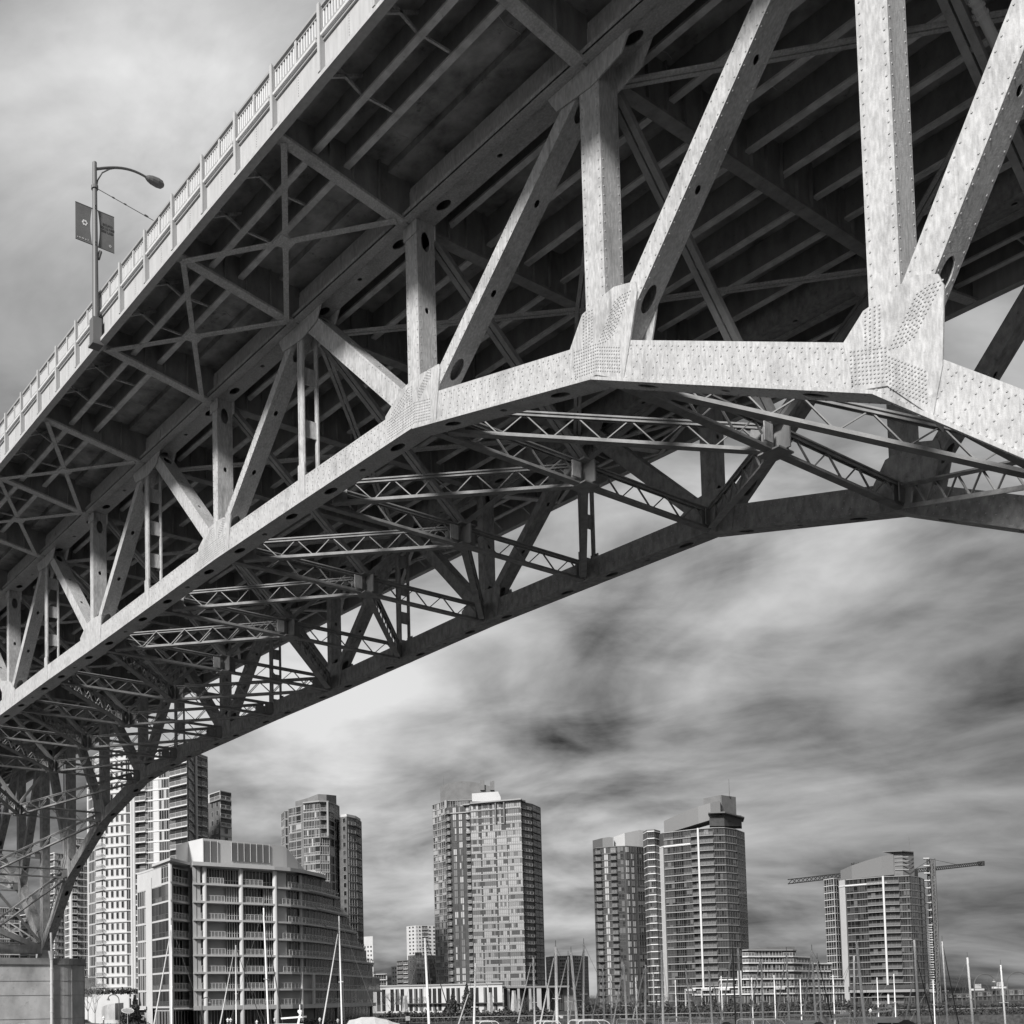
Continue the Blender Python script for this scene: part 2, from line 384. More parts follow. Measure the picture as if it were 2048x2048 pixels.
# floor beams, stringers, brackets, deck
for i in IDX:
    x = NX[i]; z = g(x); mb = UM()
    mb.box((x-.03, TD, z), (x+.03, W, z+.014), STEEL2)
    mb.box((x-.006, TD, z+.014), (x+.006, W, z+.262), STEEL2)
    n = 18
    for k in range(1, n):
        y = TD+(W-TD)*k/n; mb.box((x-.022, y-.004, z+.014), (x+.022, y+.004, z+.26), STEEL2)
    upart(mb, 'floor_beam')
    for sgn, y0 in ((-1, 0.0), (1, W+TD)):
        Y = lambda d: y0+sgn*d
        mb = UM(); zi, zo = z+.0, z+.125
        c = [(x-.028, Y(.06), zi), (x+.028, Y(.06), zi), (x+.028, Y(.79), zo), (x-.028, Y(.79), zo)]
        mb.box8(c+[(p[0], p[1], p[2]+.014) for p in c], STEEL)
        mb.prism([(x-.005, Y(.0), z+.014), (x-.005, Y(.79), zo+.014), (x-.005, Y(.79), z+.262), (x-.005, Y(.0), z+.262)], (.01, 0, 0), STEEL2)
        for k in (.2, .36, .5):
            mb.box((x-.02, min(Y(k), Y(k+.008)), z+.014+.13*k), (x+.02, max(Y(k), Y(k+.008)), z+.26), STEEL2)
        upart(mb, 'overhang_bracket')
STR_Y = [TD+(W-TD)*(k+.5)/8 for k in range(8)]
for a in IDX[:-1]:
    b = a+1; xa, xb = NX[a], NX[b]; za, zb = g(xa), g(xb)
    for y in STR_Y:
        mb = UM()
        mb.beam((xa, y, za+.105), (xb, y, zb+.105), .036, .012, STRP, up=(0, 0, 1))
        mb.beam((xa, y, za+.185), (xb, y, zb+.185), .008, .15, STEEL2, up=(0, 0, 1))
        upart(mb, 'stringer')
    for sgn, y0 in ((-1, 0.0), (1, W+TD)):
        Y = lambda d: y0+sgn*d
        for d in (.40, .585):
            mb = UM()
            mb.beam((xa, Y(d), za+.145), (xb, Y(d), zb+.145), .034, .011, STRP, up=(0, 0, 1))
            mb.beam((xa, Y(d), za+.205), (xb, Y(d), zb+.205), .007, .11, STEEL2, up=(0, 0, 1))
            upart(mb, 'stringer')
        n = 3
        for k in range(1, n):
            mb = UM(); x = xa+(xb-xa)*k/n; z = g(x)
            mb.beam((x, Y(.585), z+.155), (x, Y(.79), z+.25), .012, .012, STEEL)
            mb.beam((x, Y(.585), z+.25), (x, Y(.79), z+.15), .012, .012, STEEL)
            mb.beam((x, Y(.40), z+.16), (x, Y(.585), z+.16), .010, .010, STEEL)
            upart(mb, 'cross_frame')
        if a in (2, 3, 5, 6, 8, 9, 11, 12, 14, -2):
            mb = UM()
            for (p, q) in (((xa, Y(.76), za+.112), (xb, Y(.09), zb+.002)), ((xa, Y(.09), za+.002), (xb, Y(.76), zb+.112))):
                mb.beam(p, q, .030, .009, STEEL, up=(0, 0, 1)); 
            xm = (xa+xb)/2; mb.box((xm-.04, min(Y(.38), Y(.47)), g(xm)+.05), (xm+.04, max(Y(.38), Y(.47)), g(xm)+.062), STEEL)
            upart(mb, 'overhang_cross_brace')
        # fascia girder panels, one per panel
        mb = UM(); m3 = 3
        yo = Y(.80)
        mb.beam((xa, yo, za+.215), (xb, yo, zb+.215), .010, .175, FASC, up=(0, 0, 1))
        mb.beam((xa, yo+sgn*.010, za+.124), (xb, yo+sgn*.010, zb+.124), .045, .010, FASC, up=(0, 0, 1))
        mb.beam((xa, yo+sgn*.0335, za+.127), (xb, yo+sgn*.0335, zb+.127), .004, .020, FASC, up=(0, 0, 1))
        mb.beam((xa, yo-sgn*.005, za+.30), (xb, yo-sgn*.005, zb+.30), .04, .014, RAILG, up=(0, 0, 1))
        if a < 7 and sgn < 0:
            for k in range(3):
                x = xa+(xb-xa)*(k+.5)/3; z = g(x)
                for j in range(12): mb.dome((x, yo-.0055, z+.14+.0125*j), (0, -1, 0), .003, RIVET)
                mb.box((x-.012, yo-.0065, z+.135), (x-.010, yo-.005, z+.295), FASC)
        upart(mb, 'fascia_girder')
        for k in range(3):
            x0 = xa+(xb-xa)*k/3; x1 = xa+(xb-xa)*(k+1)/3; z0, z1 = g(x0), g(x1)
            mb = UM()
            # post (channel shape: light outer plate + darker web)
            mb.box((x0-.0, yo+sgn*.005 if sgn > 0 else yo-.030, z0+.145), (x0+.016, yo+sgn*.030 if sgn > 0 else yo-.005, z0+.452), RAILG)
            mb.box((x0+.0, min(yo+sgn*.030, yo+sgn*.036), z0+.145), (x0+.017, max(yo+sgn*.030, yo+sgn*.036), z0+.456), FASC)
            upart(mb, 'rail_post')
            mb = UM()
            mb.beam((x0, yo+sgn*.012, z0+.449), (x1, yo+sgn*.012, z1+.449), .022, .012, RAILG, up=(0, 0, 1))
            mb.beam((x0, yo+sgn*.012, z0+.427), (x1, yo+sgn*.012, z1+.427), .010, .006, RAILG, up=(0, 0, 1))
            mb.beam((x0, yo+sgn*.010, z0+.340), (x1, yo+sgn*.010, z1+.340), .016, .010, RAILG, up=(0, 0, 1))
            ns = 18
            for j in range(1, ns):
                t = j/ns; x = x0+(x1-x0)*t; z = g(x)
                if j == 9: mb.box((x-.007, yo+sgn*.012-.008, z+.33), (x+.007, yo+sgn*.012+.008, z+.45), FASC)
                else: mb.box((x-.0030, yo+sgn*.012-.003, z+.34), (x+.0030, yo+sgn*.012+.003, z+.43), RAILW)
            upart(mb, 'picket_panel')
            mb = UM(); mb.tube((x0+(-.02 if xb < xa else .02), yo+sgn*.022, z0+.313), (x1+(.008 if xb < xa else 0), yo+sgn*.022, z1+.313), .0085, .0085, RAILW, 8)
            upart(mb, 'rail_pipe')
    mb = UM()
    mb.box8([(xa, -.79, za+.263), (xb, -.79, zb+.263), (xb, W+TD+.79, zb+.263), (xa, W+TD+.79, za+.263), (xa, -.79, za+.298), (xb, -.79, zb+.298), (xb, W+TD+.79, zb+.298), (xa, W+TD+.79, za+.298)], SLAB)
    er = random.Random(a+50); ys_ = [-.79, -.585, -.40, -.1]+STR_Y+[W+.15, W+.52]
    for y0, y1 in zip(ys_, ys_[1:]):
        for _ in range(2 if y0 < W/2 else 1):
            xx = er.uniform(xa, xb); m0 = y0+(y1-y0)*er.uniform(.05, .4); m1 = y1-(y1-y0)*er.uniform(.05, .3); pp = []
            for k in range(6): t = k/5; x2 = xx+er.uniform(-.012, .012); pp.append((x2, m0+(m1-m0)*t, g(x2)+.2622))
            mb.path(pp, .0022, EFFL, 4)
    # haunches beside chords, utility ducts and formwork seams
    for y in (-.05, W+.05):
        mb.beam((xa, y, za+.245), (xb, y, zb+.245), .18, .035, SLAB, up=(0, 0, 1))
    upart(mb, 'deck_slab')
    L = xb-xa
    if a % 2 == 1 or True:
        mb = UM(); odd, ev = (a, b) if a % 2 else (b, a)
        for yy in (.14, W-.02):
            p = (NX[odd], yy, g(NX[odd])-.006); q = (NX[ev], W/2+.06, g(NX[ev])-.006)
            d = (Vector(q)-Vector(p)).normalized(); sd = d.cross(Vector((0, 0, 1))).normalized()*.014
            for s_ in (-1, 1): mb.beam(Vector(p)+sd*s_, Vector(q)+sd*s_, .020, .010, STEEL, up=(0, 0, 1))
        upart(mb, 'top_lateral_brace')

# laced lower struts, K bracing and sway frames
def lattice(mb, p, q, h=.125, w=.040, pitch=.125, double=False, lace=.009):
    p = Vector(p); q = Vector(q); d = (q-p); L = d.length; d.normalize()
    sd = d.cross(Vector((0, 0, 1))).normalized(); up = Vector((0, 0, 1))
    if up.dot(sd.cross(d)) < 0: pass
    for s_ in (-1, 1):
        o = up*(h/2*s_)
        mb.beam(p+o, q+o, w, .008, STEEL2, up=(0, 0, 1))
        for e in (-1, 1):
            mb.beam(p+o+sd*(e*w*.22)-up*(.009*s_), q+o+sd*(e*w*.22)-up*(.009*s_), .006, .016, STEEL2, up=(0, 0, 1))
    n = max(2, int(L/pitch)); n += n % 2
    for e in ((-.4, .4) if double else (0,)):
        for k in range(n):
            s0 = 1 if k % 2 else -1
            a = p+d*(L*k/n)+up*(h*.46*s0)+sd*(w*e); b = p+d*(L*(k+1)/n)-up*(h*.46*s0)+sd*(w*e)
            mb.beam(a, b, lace, lace*.6, STEEL2)
    # end batten plates
    for t in (.03, .97):
        c = p+d*(L*t); mb.beam(c-d*.04, c+d*.04, .01, h, STEEL2, up=(0, 0, 1))
for i in IDX:
    x, z = NX[i], NZ[i]
    mid = Vector((x, W/2+.06, z))
    for (ya, yb) in ((TD, W/2+.03), (W, W/2+.09)):
        mb = UM(); lattice(mb, (x, ya, z), (x, yb, z)); upart(mb, 'lateral_strut')
    j = i-1 if i <= 6 else i+1
    js = [i-1, i+1] if i == 6 else [j]
    for j in js:
        if j not in NX: continue
        for ya, sg in ((TD, 1), (W, -1)):
            mb = UM()
            p = Vector((x, ya, z)); q = Vector((NX[j], W/2+.06, NZ[j])); dd = (q-p).normalized()
            lattice(mb, p+dd*.08, q-dd*.03, double=(i >= 6), w=.04 if i < 6 else .05)
            upart(mb, 'lateral_diagonal')
    # centre gusset
    mb = UM()
    mb.box((x-.07, W/2+.055, z-.062), (x+.075, W/2+.065, z+.062), STEEL2)
    mb.box((x+.025, W/2-.07, z-.045), (x+.031, W/2-.005, z+.045), STEEL)
    mb.box((x-.055, W/2+.0, z+.062), (x+.055, W/2+.12, z+.070), STEEL2)
    mb.box((x-.055, W/2+.0, z-.070), (x+.055, W/2+.12, z-.062), STEEL2)
    upart(mb, 'centre_gusset')
    # sway frame
    zt = g(x)-.01; zm = z+.075
    if i in (0, 12, 14, -2): zm = z+.98
    if i in (-1, 13): zm = z+1.35
    for ya in (TD+.02, W-.02):
        mb = UM(); p = Vector((x, ya, zt)); q = Vector((x, W/2+.06, zm))
        for s_ in (-1, 1): mb.beam(p+Vector((s_*.017, 0, 0)), q+Vector((s_*.017, 0, 0)), .026, .026, STEEL2, side=(1, 0, 0))
        for k in range(1, 6):
            c = p.lerp(q, k/6); dd = (q-p).normalized(); mb.beam(c-dd*.01, c+dd*.01, .034, .01, STEEL2, side=(1, 0, 0))
        upart(mb, 'sway_brace')
        if i in (-1, 13):
            mb = UM(); lattice(mb, (x, ya, zm), (x, W/2+.06, zm), h=.09, w=.035); upart(mb, 'sway_strut')
            mb = UM(); mb.beam((x, ya, z+.08), (x, W/2+.06, zm-.05), .045, .03, STEEL2, side=(1, 0, 0)); upart(mb, 'sway_brace')
    # inner light end plates of the struts (portal seat)
    for ya in (TD, W-.07): mb = UM(); mb.box((x+.026, ya, z-.05), (x+.032, ya+.07, z+.05), STEEL2); upart(mb, 'strut_seat')
for i in (13, -1):
    x = NX[i]; z = NZ[i]
    mb = UM(); mb.beam((x, TD, z-.03), (x, W, z-.03), .14, .13, STEEL2, up=(0, 0, 1)); upart(mb, 'pier_strut')
    for ya in (TD+.05, W-.05):
        mb = UM(); mb.beam((x, ya, z+.0), (x, W/2+.06, z+.42), .09, .08, STEEL2, up=(0, 0, 1)); upart(mb, 'pier_strut')
    for y in (TD/2, W+TD/2):
        mb = UM(); mb.prism([(x-.13, y-.08, z-.165), (x+.13, y-.08, z-.165), (x+.06, y-.08, z-.03), (x-.06, y-.08, z-.03)], (0, .16, 0), STEEL2)
        mb.box((x-.18, y-.11, z-.182), (x+.18, y+.11, z-.163), STEEL2); upart(mb, 'bearing')
# utility pipe running down beside sway frame
mb = UM(); a = Vector((.32, .30, 1.39)); b = Vector((.32, 1.08, .90))
mb.tube(a, b, .017, .017, PIPE, 12)
for t in (.35, .38, .41): c = a.lerp(b, t); mb.tube(c, a.lerp(b, t+.012), .021, .021, PIPE, 12)
upart(mb, 'utility_pipe')
# conduit running down to the pier on the far truss
mb = UM(); mb.path([(-12.2, W-.04, 1.55), (-12.2, W-.04, -.2), (-12.75, W-.05, -1.0), (-12.86, W-.1, -1.2), (-12.9, W-.1, -1.5)], .009, STEEL2, 6); upart(mb, 'conduit')

# piers
def pier(i, label):
    x = NX[i]; zt = NZ[i]-.182
    t = thing('bridge_pier', label, 'bridge pier', U(x, W/2, CZ)-Vector((0, 0, 7)))
    def oblong(r, z0, z1, m, y0=.0, y1=W+TD/2, n=28):
        mb = UM(); pts = []
        for k in range(n+1): a = -math.pi/2*2+math.pi*k/n; pts.append((x+r*math.cos(a), y0+r*math.sin(a)))
        for k in range(n+1): a = math.pi*k/n; pts.append((x+r*math.cos(a), y1+r*math.sin(a)))
        mb.prism([(a, b, z0) for a, b in pts], (0, 0, z1-z0), m); return mb
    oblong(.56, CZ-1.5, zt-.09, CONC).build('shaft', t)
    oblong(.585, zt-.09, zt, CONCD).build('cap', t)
    mb = UM()
    for zz in (-.35, -.62, -1.0):
        pass
    r = .563
    for ang in (20, 62, 100):
        a = math.radians(ang); px_, py_ = x+r*math.cos(a), W+TD/2+r*math.sin(a)
        mb.tube((px_, py_, CZ-1.2), (px_, py_, zt-.09), .006, .006, CONCD, 6)
    for zz in (zt-.32, zt-.52, zt-.85):
        for k in range(28):
            a0, a1 = math.pi*k/28-1.2*0, math.pi*(k+1)/28
            p0 = (x+r*math.cos(a0), W+TD/2+r*math.sin(a0), zz); p1 = (x+r*math.cos(a1), W+TD/2+r*math.sin(a1), zz); mb.tube(p0, p1, .003, .003, CONCD, 4, False)
        mb.tube((x+r, 0, zz), (x+r, W+TD/2, zz), .003, .003, CONCD, 4)
    mb.build('formwork_seam', t)
    mb = UM(); xx = x+.60; yy = W-.08
    mb.tube((xx, yy, zt-1.2), (xx, yy, zt-.02), .022, .022, PIPE, 12)
    mb.tube((xx, yy, zt-.02), (xx, yy, zt+.10), .026, .052, PIPE, 12)
    mb.tube((xx, yy, zt+.10), (xx-.02, yy, zt+.36), .018, .018, PIPE, 10)
    for k in range(5): mb.tube((xx, yy, zt-.15-.2*k), (xx, yy, zt-.165-.2*k), .027, .027, PIPE, 12)
    mb.build('drain_pipe', t)
pier(13, 'stained round-ended concrete pier under the far left end of the bridge truss')
pier(-1, 'concrete pier under the near right end of the bridge truss')

# street lamp on the bridge parapet
lx, ly = -3.94, -.855; lz = 1.76
LP = thing('street_lamp', 'curved arm street lamp with two banners standing on the bridge parapet', 'street lamp', U(lx, ly, lz))
mb = UM(); mb.box((lx-.028, ly-.028, lz), (lx+.028, ly+.028, lz+.16), POLE); mb.box((lx-.035, ly-.035, lz-.012), (lx+.035, ly+.035, lz), POLE)
mb.tube((lx, ly, lz+.02), (lx, ly, 2.915), .021, .0135, POLE, 14)
mb.tube((lx, ly, 2.905), (lx, ly, 2.92), .0135, .006, POLE, 14); mb.build('pole', LP)
mb = UM(); pts = []
for k in range(13):
    t = k/12; pts.append((lx, ly+.36*t, 2.872+.10*math.sin(t*math.pi*.62)-.0*t))
mb.path(pts, [.0085-.002*k/12 for k in range(13)], POLE, 8)
pts = [(lx, ly+.012, 2.76), (lx, ly+.02, 2.81), (lx, ly+.05, 2.87), (lx, ly+.10, 2.915), (lx, ly+.17, 2.955)]
mb.path(pts, .0045, POLE, 6); mb.build('curved_arm', LP)
mb = UM(); e = Vector((lx, ly+.35, 2.966))
prof = [(0, .010), (.015, .018), (.04, .025), (.08, .028), (.11, .024), (.125, .010)]
for k in range(len(prof)-1):
    mb.tube(e+Vector((0, prof[k][0], -prof[k][0]*.05)), e+Vector((0, prof[k+1][0], -prof[k+1][0]*.05)), prof[k][1], prof[k+1][1], POLE, 12)
mb.build('lamp_head', LP)
for s_, mk in ((-1, 0), (1, 1)):
    y0 = ly+s_*.020; y1 = ly+s_*.128
    mb = UM(); n = 8; zt0, zb0 = (2.605, 2.375) if s_ < 0 else (2.63, 2.40)
    zt0, zb0 = 2.615, 2.385
    for k in range(n):
        a, b = k/n, (k+1)/n; bow = lambda t: .012*math.sin(t*math.pi)
        ya0 = y0+s_*(bow(a)); ya1 = y0+s_*(bow(b))
        za, zb_ = zb0+(zt0-zb0)*a, zb0+(zt0-zb0)*b
        mb.box8([(lx-.001, min(ya0, y1), za), (lx+.001, min(ya0, y1), za), (lx+.001, max(ya0, y1), za), (lx-.001, max(ya0, y1), za), (lx-.001, min(ya1, y1), zb_), (lx+.001, min(ya1, y1), zb_), (lx+.001, max(ya1, y1), zb_), (lx-.001, max(ya1, y1), zb_)], BANNER)
    xf = lx+.0018
    if mk == 0:   # white flower ring
        cy_, cz_ = ly-.068, 2.505
        for k in range(6):
            a = math.pi/3*k; mb.tube((xf, cy_+.011*math.cos(a), cz_+.011*math.sin(a)), (xf+.0006, cy_+.011*math.cos(a), cz_+.011*math.sin(a)), .0075, .0075, WHITE, 10)
        mb.tube((xf+.0008, cy_, cz_), (xf+.0012, cy_, cz_), .006, .006, BANMARK, 10)
        for (a, b, w_) in ((-.118, 2.397, .006), (-.105, 2.398, .010), (-.088, 2.399, .014), (-.066, 2.398, .008), (-.048, 2.4, .005)):
            mb.box((xf, ly+a, b), (xf+.0006, ly+a+w_, b+.006), PIPE)
    else:
        random.seed(3)
        for r_, (a0, a1) in enumerate(((.050, .118), (.036, .122), (.040, .120))):
            y = ly+a0
            while y < ly+a1:
                w_ = random.uniform(.004, .008); hh = .016; zz = 2.535-.022*r_
                mb.box((xf, y, zz), (xf+.0006, y+.0022, zz+hh), BANMARK)
                if random.random() < .7: mb.box((xf, y, zz+random.choice((0, hh/2, hh-.003))), (xf+.0007, y+w_, zz+hh*.0+.003+random.choice((0, hh/2, hh-.003))*0+.003), BANMARK)
                if random.random() < .5: mb.box((xf, y+w_-.002, zz), (xf+.0006, y+w_, zz+hh), BANMARK)
                y += w_+.003
        for k in range(5):
            a = 2*math.pi*k/5; mb.tube((xf, ly+.100+.006*math.cos(a), 2.418+.006*math.sin(a)), (xf+.0006, ly+.100+.006*math.cos(a), 2.418+.006*math.sin(a)), .0035, .0035, PIPE, 8)
    mb.build('banner', LP)
    mb = UM()
    for zz in (zt0, zb0): mb.tube((lx, ly, zz), (lx, y1, zz), .003, .003, POLE, 6)
    for zz in (zt0+.012, zt0-.004, zb0+.012, zb0-.004): mb.tube((lx+.016, ly-.004, zz), (lx+.0185, ly-.004, zz), .004, .004, WHITE, 8)
    mb.build('banner_rod', LP)
mb = UM(); mb.tube((lx, ly, 2.745), (lx, ly, 2.765), .022, .022, POLE, 12); mb.tube((lx, ly+.02, 2.31), (lx, ly+.035, 2.36), .012, .012, POLE, 8); mb.build('clamp', LP)
mb = UM(); a = Vector((lx, ly+.015, 2.755)); b = Vector((lx, W/2, 2.755-.26))
mb.path([a, a.lerp(b, .5)-Vector((0, 0, .01)), b], .0022, POLE, 5)
for t in (.05, .09, .16, .165, .33, .45, .6): c = a.lerp(b, t); mb.tube(c, a.lerp(b, t+.008), .006 if t in (.16, .165) else .0038, .0045, POLE, 6)
mb.path([(-9, W/2, 2.50), (1, W/2, 2.45)], .002, POLE, 4)
tag(mb.build('overhead_wire'), 'thin span wire with insulators strung from the lamp pole over the bridge deck', 'wire')
LOBES = [(330, 150, 60, 1.0), (20, 620, 160, -.5), (1950, 1450, 40, -.35), (1550, 950, 60, .6), (700, 1380, 90, .3), (1100, 1990, 200, .3)]
SKY_A, SKY_B, EXPO = 2.45, .25, 0.35
# ------------------------------------------------------------------ BUILDINGS
GL = [mat('glass_a', .015, rough=.12, spec=.5), mat('glass_b', .03, rough=.15, spec=.5), mat('glass_c', .06, rough=.2, spec=.5), mat('glass_d', .13, rough=.35), mat('glass_e', .36, rough=.5)]
CURT = [mat('curtain_glass_a', .24, rough=.25, metal=.2), mat('curtain_glass_b', .33, rough=.25, metal=.2), mat('curtain_glass_c', .15, rough=.2, metal=.2), mat('curtain_glass_d', .07, rough=.15), mat('curtain_glass_e', .45, rough=.3, metal=.1)]
LIGHTW = mat('wall_light', .52, rough=.8, var=.08, scale=.3, stretch=(1, 1, .5))
WHITEW = mat('wall_white', .5, rough=.8, var=.06, scale=.3)
MIDW = mat('wall_mid', .17, rough=.8, var=.15, scale=.4)
DARKW = mat('wall_dark_brick', .065, rough=.85, var=.25, scale=.8)
BRICK = mat('wall_brick', .12, rough=.85, var=.25, scale=.8)
GREYP = mat('panel_grey', .44, rough=.6, var=.06, scale=.2)
SLABW = mat('slab_edge', .66, rough=.7)
SLABM = mat('slab_edge_mid', .30, rough=.7); DWALL = mat('wall_grey_dark', .08, rough=.8, var=.15, scale=.4); FRMM = mat('mullion_mid', .13, rough=.5)
SLABD = mat('slab_edge_dark', .14, rough=.7)
FRM = mat('mullion_light', .5, rough=.5); FRMD = mat('mullion_dark', .12, rough=.5)
LOUV = mat('louvre', .22, rough=.6)
RGL = mat('rail_glass', .3, rough=.2)
def glass_mix():
    nt = RGL.node_tree; b = nt.nodes['Principled BSDF']; t = nd(nt, 'ShaderNodeBsdfTransparent'); m = nd(nt, 'ShaderNodeMixShader'); m.inputs[0].default_value = .45
    nt.links.new(t.outputs[0], m.inputs[1]); nt.links.new(b.outputs[0], m.inputs[2]); nt.links.new(m.outputs[0], nt.nodes['Material Output'].inputs['Surface'])
glass_mix()
class Bld:
    def __init__(s, name, label, cat, prof, group=None, z0=0.0):
        s.prof = sorted(prof); s.z0 = z0; c = s.pf((s.prof[0][0]+s.prof[-1][0])/2)
        s.t = thing(name, label, cat, (c.x, c.y, z0), group); s.parts = {}
        s.rng = random.Random(hash(label) % 1000 if False else len(label)*7+int(prof[0][0]))
    def D(s, px):
        p = s.prof
        if px <= p[0][0]: return p[0][1]
        for a, b in zip(p, p[1:]):
            if px <= b[0]: return 1/(1/a[1]+(1/b[1]-1/a[1])*(px-a[0])/(b[0]-a[0]))
        return p[-1][1]
    def pf(s, px, inset=0.0, z=0.0): return gpt(px, s.D(px)+inset, z)
    def z(s, px, py): return hgt(s.pf(px), py)
    def knots(s, a, b, step=None):
        ks = [a]+[q for q, _ in s.prof if a < q < b]+[b]
        return ks
    def add(s, kind, mb, size=1.0): s.parts.setdefault(kind, []).append((size, mb))
    def body(s, a, b, z0, z1, m, depth=16, inset=0.0, name='wall', top=None):
        ks = s.knots(a, b); fr = [s.pf(k, inset) for k in ks]
        back = [gpt(k, max(s.D(k) for k in ks)+depth) for k in (b, a)]
        mb = MB(); pts = [Vector((p.x, p.y, z0)) for p in fr+back]; mb.prism(pts, (0, 0, z1-z0), m); s.add(name, mb, 1e9)
    def slope_body(s, a, b, base_py, prof_py, m, depth=14, inset=0.0, name='roof_volume'):
        """volume whose front top edge follows prof_py [(px,py)..] above base"""
        mb = MB(); xs = [q[0] for q in prof_py]; n = len(xs); V = []
        for ins in (inset, inset+depth):
            for (x, py) in prof_py:
                P = s.pf(x, inset); B_ = s.pf(x, ins); V.append(Vector((B_.x, B_.y, hgt(P, base_py if not callable(base_py) else base_py(x)))))
            for (x, py) in prof_py:
                P = s.pf(x, inset); B_ = s.pf(x, ins); V.append(Vector((B_.x, B_.y, hgt(P, py))))
        f = []
        for i in range(n-1):
            f += [(i, i+1, n+i+1, n+i), (2*n+i+1, 2*n+i, 3*n+i, 3*n+i+1), (n+i, n+i+1, 3*n+i+1, 3*n+i), (i+1, i, 2*n+i, 2*n+i+1)]
        f += [(0, n, 3*n, 2*n), (n-1, 2*n+n-1, 3*n+n-1, 2*n-1)]
        mb.poly(V, f, m); s.add(name, mb, 1e9)
    def strip(s, a, b, z0, z1, ins0, ins1, m, mb=None, kind=None):
        own = mb is None
        if own: mb = MB()
        ks = s.knots(a, b)
        for p, q in zip(ks, ks[1:]):
            c = [s.pf(p, ins0, z0), s.pf(q, ins0, z0), s.pf(q, ins1, z0), s.pf(p, ins1, z0)]
            mb.box8(c+[v+Vector((0, 0, z1-z0)) for v in c], m)
        if own: s.add(kind, mb, abs(b-a)*(z1-z0)/s.D(a)**0)
        return mb
    def slab(s, a, b, z, proj=.5, th=.25, m=None, inset=0.0): s.strip(a, b, z-th, z, inset-proj, inset+.6, m or SLABW, kind='floor_slab')
    def win(s, a, b, z0, z1, inset=-.03, n=3, gl=None, fm=None, sill=True, rnd=None, fw=.10):
        mb = MB(); g_ = (gl or GL); r = rnd or s.rng
        ks = []
        for i in range(n+1): ks.append(a+(b-a)*i/n)
        whole = r.choice((0, 1, 1, 2, 0)) if g_ is CURT else r.choice((0, 1, 1, 2, 3)) 
        for i in range(n):
            gm = g_[whole % len(g_)] if r.random() < .6 else g_[(r.choice((2, 3, 3)) if g_ is CURT else r.choice((0, 0, 1, 2, 3, 4))) % len(g_)]
            p0, p1 = s.pf(ks[i], inset), s.pf(ks[i+1], inset)
            zs = z0+(z1-z0)*.30
            q = lambda P, z: (P.x, P.y, z)
            if sill:
                mb.face([q(p0, zs), q(p1, zs), q(p1, z1), q(p0, z1)], gm)
                mb.face([q(p0, z0), q(p1, z0), q(p1, zs), q(p0, zs)], g_[(1 if g_ is CURT else min(len(g_)-1, whole+1))] if (g_ is CURT or r.random() < .7) else gm)
            else: mb.face([q(p0, z0), q(p1, z0), q(p1, z1), q(p0, z1)], gm)
        for i in range(n+1):
            p = s.pf(ks[i], inset-.05); mb.tube((p.x, p.y, z0), (p.x, p.y, z1), fw*.6, fw*.6, fm or FRM, 4, False)
        zz = [z0+fw/2, z1-fw/2]+([z0+(z1-z0)*.3] if sill else [])
        for z_ in zz:
            for i in range(n):
                p0, p1 = s.pf(ks[i], inset-.05), s.pf(ks[i+1], inset-.05); mb.tube((p0.x, p0.y, z_), (p1.x, p1.y, z_), fw*.5, fw*.5, fm or FRM, 4, False)
        s.add('window', mb, abs(b-a)*(z1-z0))
    def bal(s, a, b, z, proj=1.3, m=None, n=4, inset=0.0, h=1.05, rail=None, th=.22, slab=True):
        mb = MB(); rail = rail or FRM
        if slab: s.strip(a, b, z-th, z, inset-proj, inset+.3, m or SLABW, mb)
        ks = s.knots(a, b)
        for p, q in zip(ks, ks[1:]):
            A, B_ = s.pf(p, inset-proj+.05), s.pf(q, inset-proj+.05)
            mb.face([(A.x, A.y, z+.1), (B_.x, B_.y, z+.1), (B_.x, B_.y, z+h-.1), (A.x, A.y, z+h-.1)], RGL)
            mb.tube((A.x, A.y, z+h), (B_.x, B_.y, z+h), .06, .06, rail, 4)
            mb.tube((A.x, A.y, z+.1), (B_.x, B_.y, z+.1), .04, .04, rail, 4)
        for i in range(n+1):
            P = s.pf(a+(b-a)*i/n, inset-proj+.03); mb.tube((P.x, P.y, z), (P.x, P.y, z+h), .05, .05, rail, 4, False)
        for e in (a, b):
            A, B_ = s.pf(e, inset-proj+.05), s.pf(e, inset); mb.tube((A.x, A.y, z+h), (B_.x, B_.y, z+h), .05, .05, rail, 4)
        s.add('balcony', mb, abs(b-a)*h)
    def colm(s, px, z0, z1, r=.3, inset=-.2, m=None):
        P = s.pf(px, inset); mb = MB(); mb.tube((P.x, P.y, z0), (P.x, P.y, z1), r, r, m or LIGHTW, 10); s.add('column', mb, 100)
    def panel(s, a, b, z0, z1, inset=-.06, m=None, kind='wall_panel'):
        s.strip(a, b, z0, z1, inset, inset+.3, m or GREYP, kind=kind)
    def mast(s, px, py0, py1, r=.12, inset=5):
        P = s.pf(px, inset); mb = MB(); mb.tube((P.x, P.y, hgt(P, py0)), (P.x, P.y, hgt(P, py1)), r, r*.5, FRMD, 5); s.add('antenna', mb, 50)
    def finish(s):
        for kind, lst in s.parts.items():
            lst.sort(key=lambda q: -q[0])
            for k, (sz, mb) in enumerate(lst[:100]): mb.build(kind, s.t)
            rest = lst[100:]
            if rest:
                M_ = MB()
                for _, mb in rest:
                    n = len(M_.v); M_.v += mb.v
                    for f, mi in zip(mb.f, mb.m): M_.f.append(tuple(n+i for i in f)); M_.m.append(M_.mi(mb.mats[mi]))
                o = M_.build(kind, s.t); o['kind'] = 'stuff'
def levels(b, px, py_top, n, z0):
    zt = b.z(px, py_top); return [z0+(zt-z0)*i/n for i in range(n+1)]

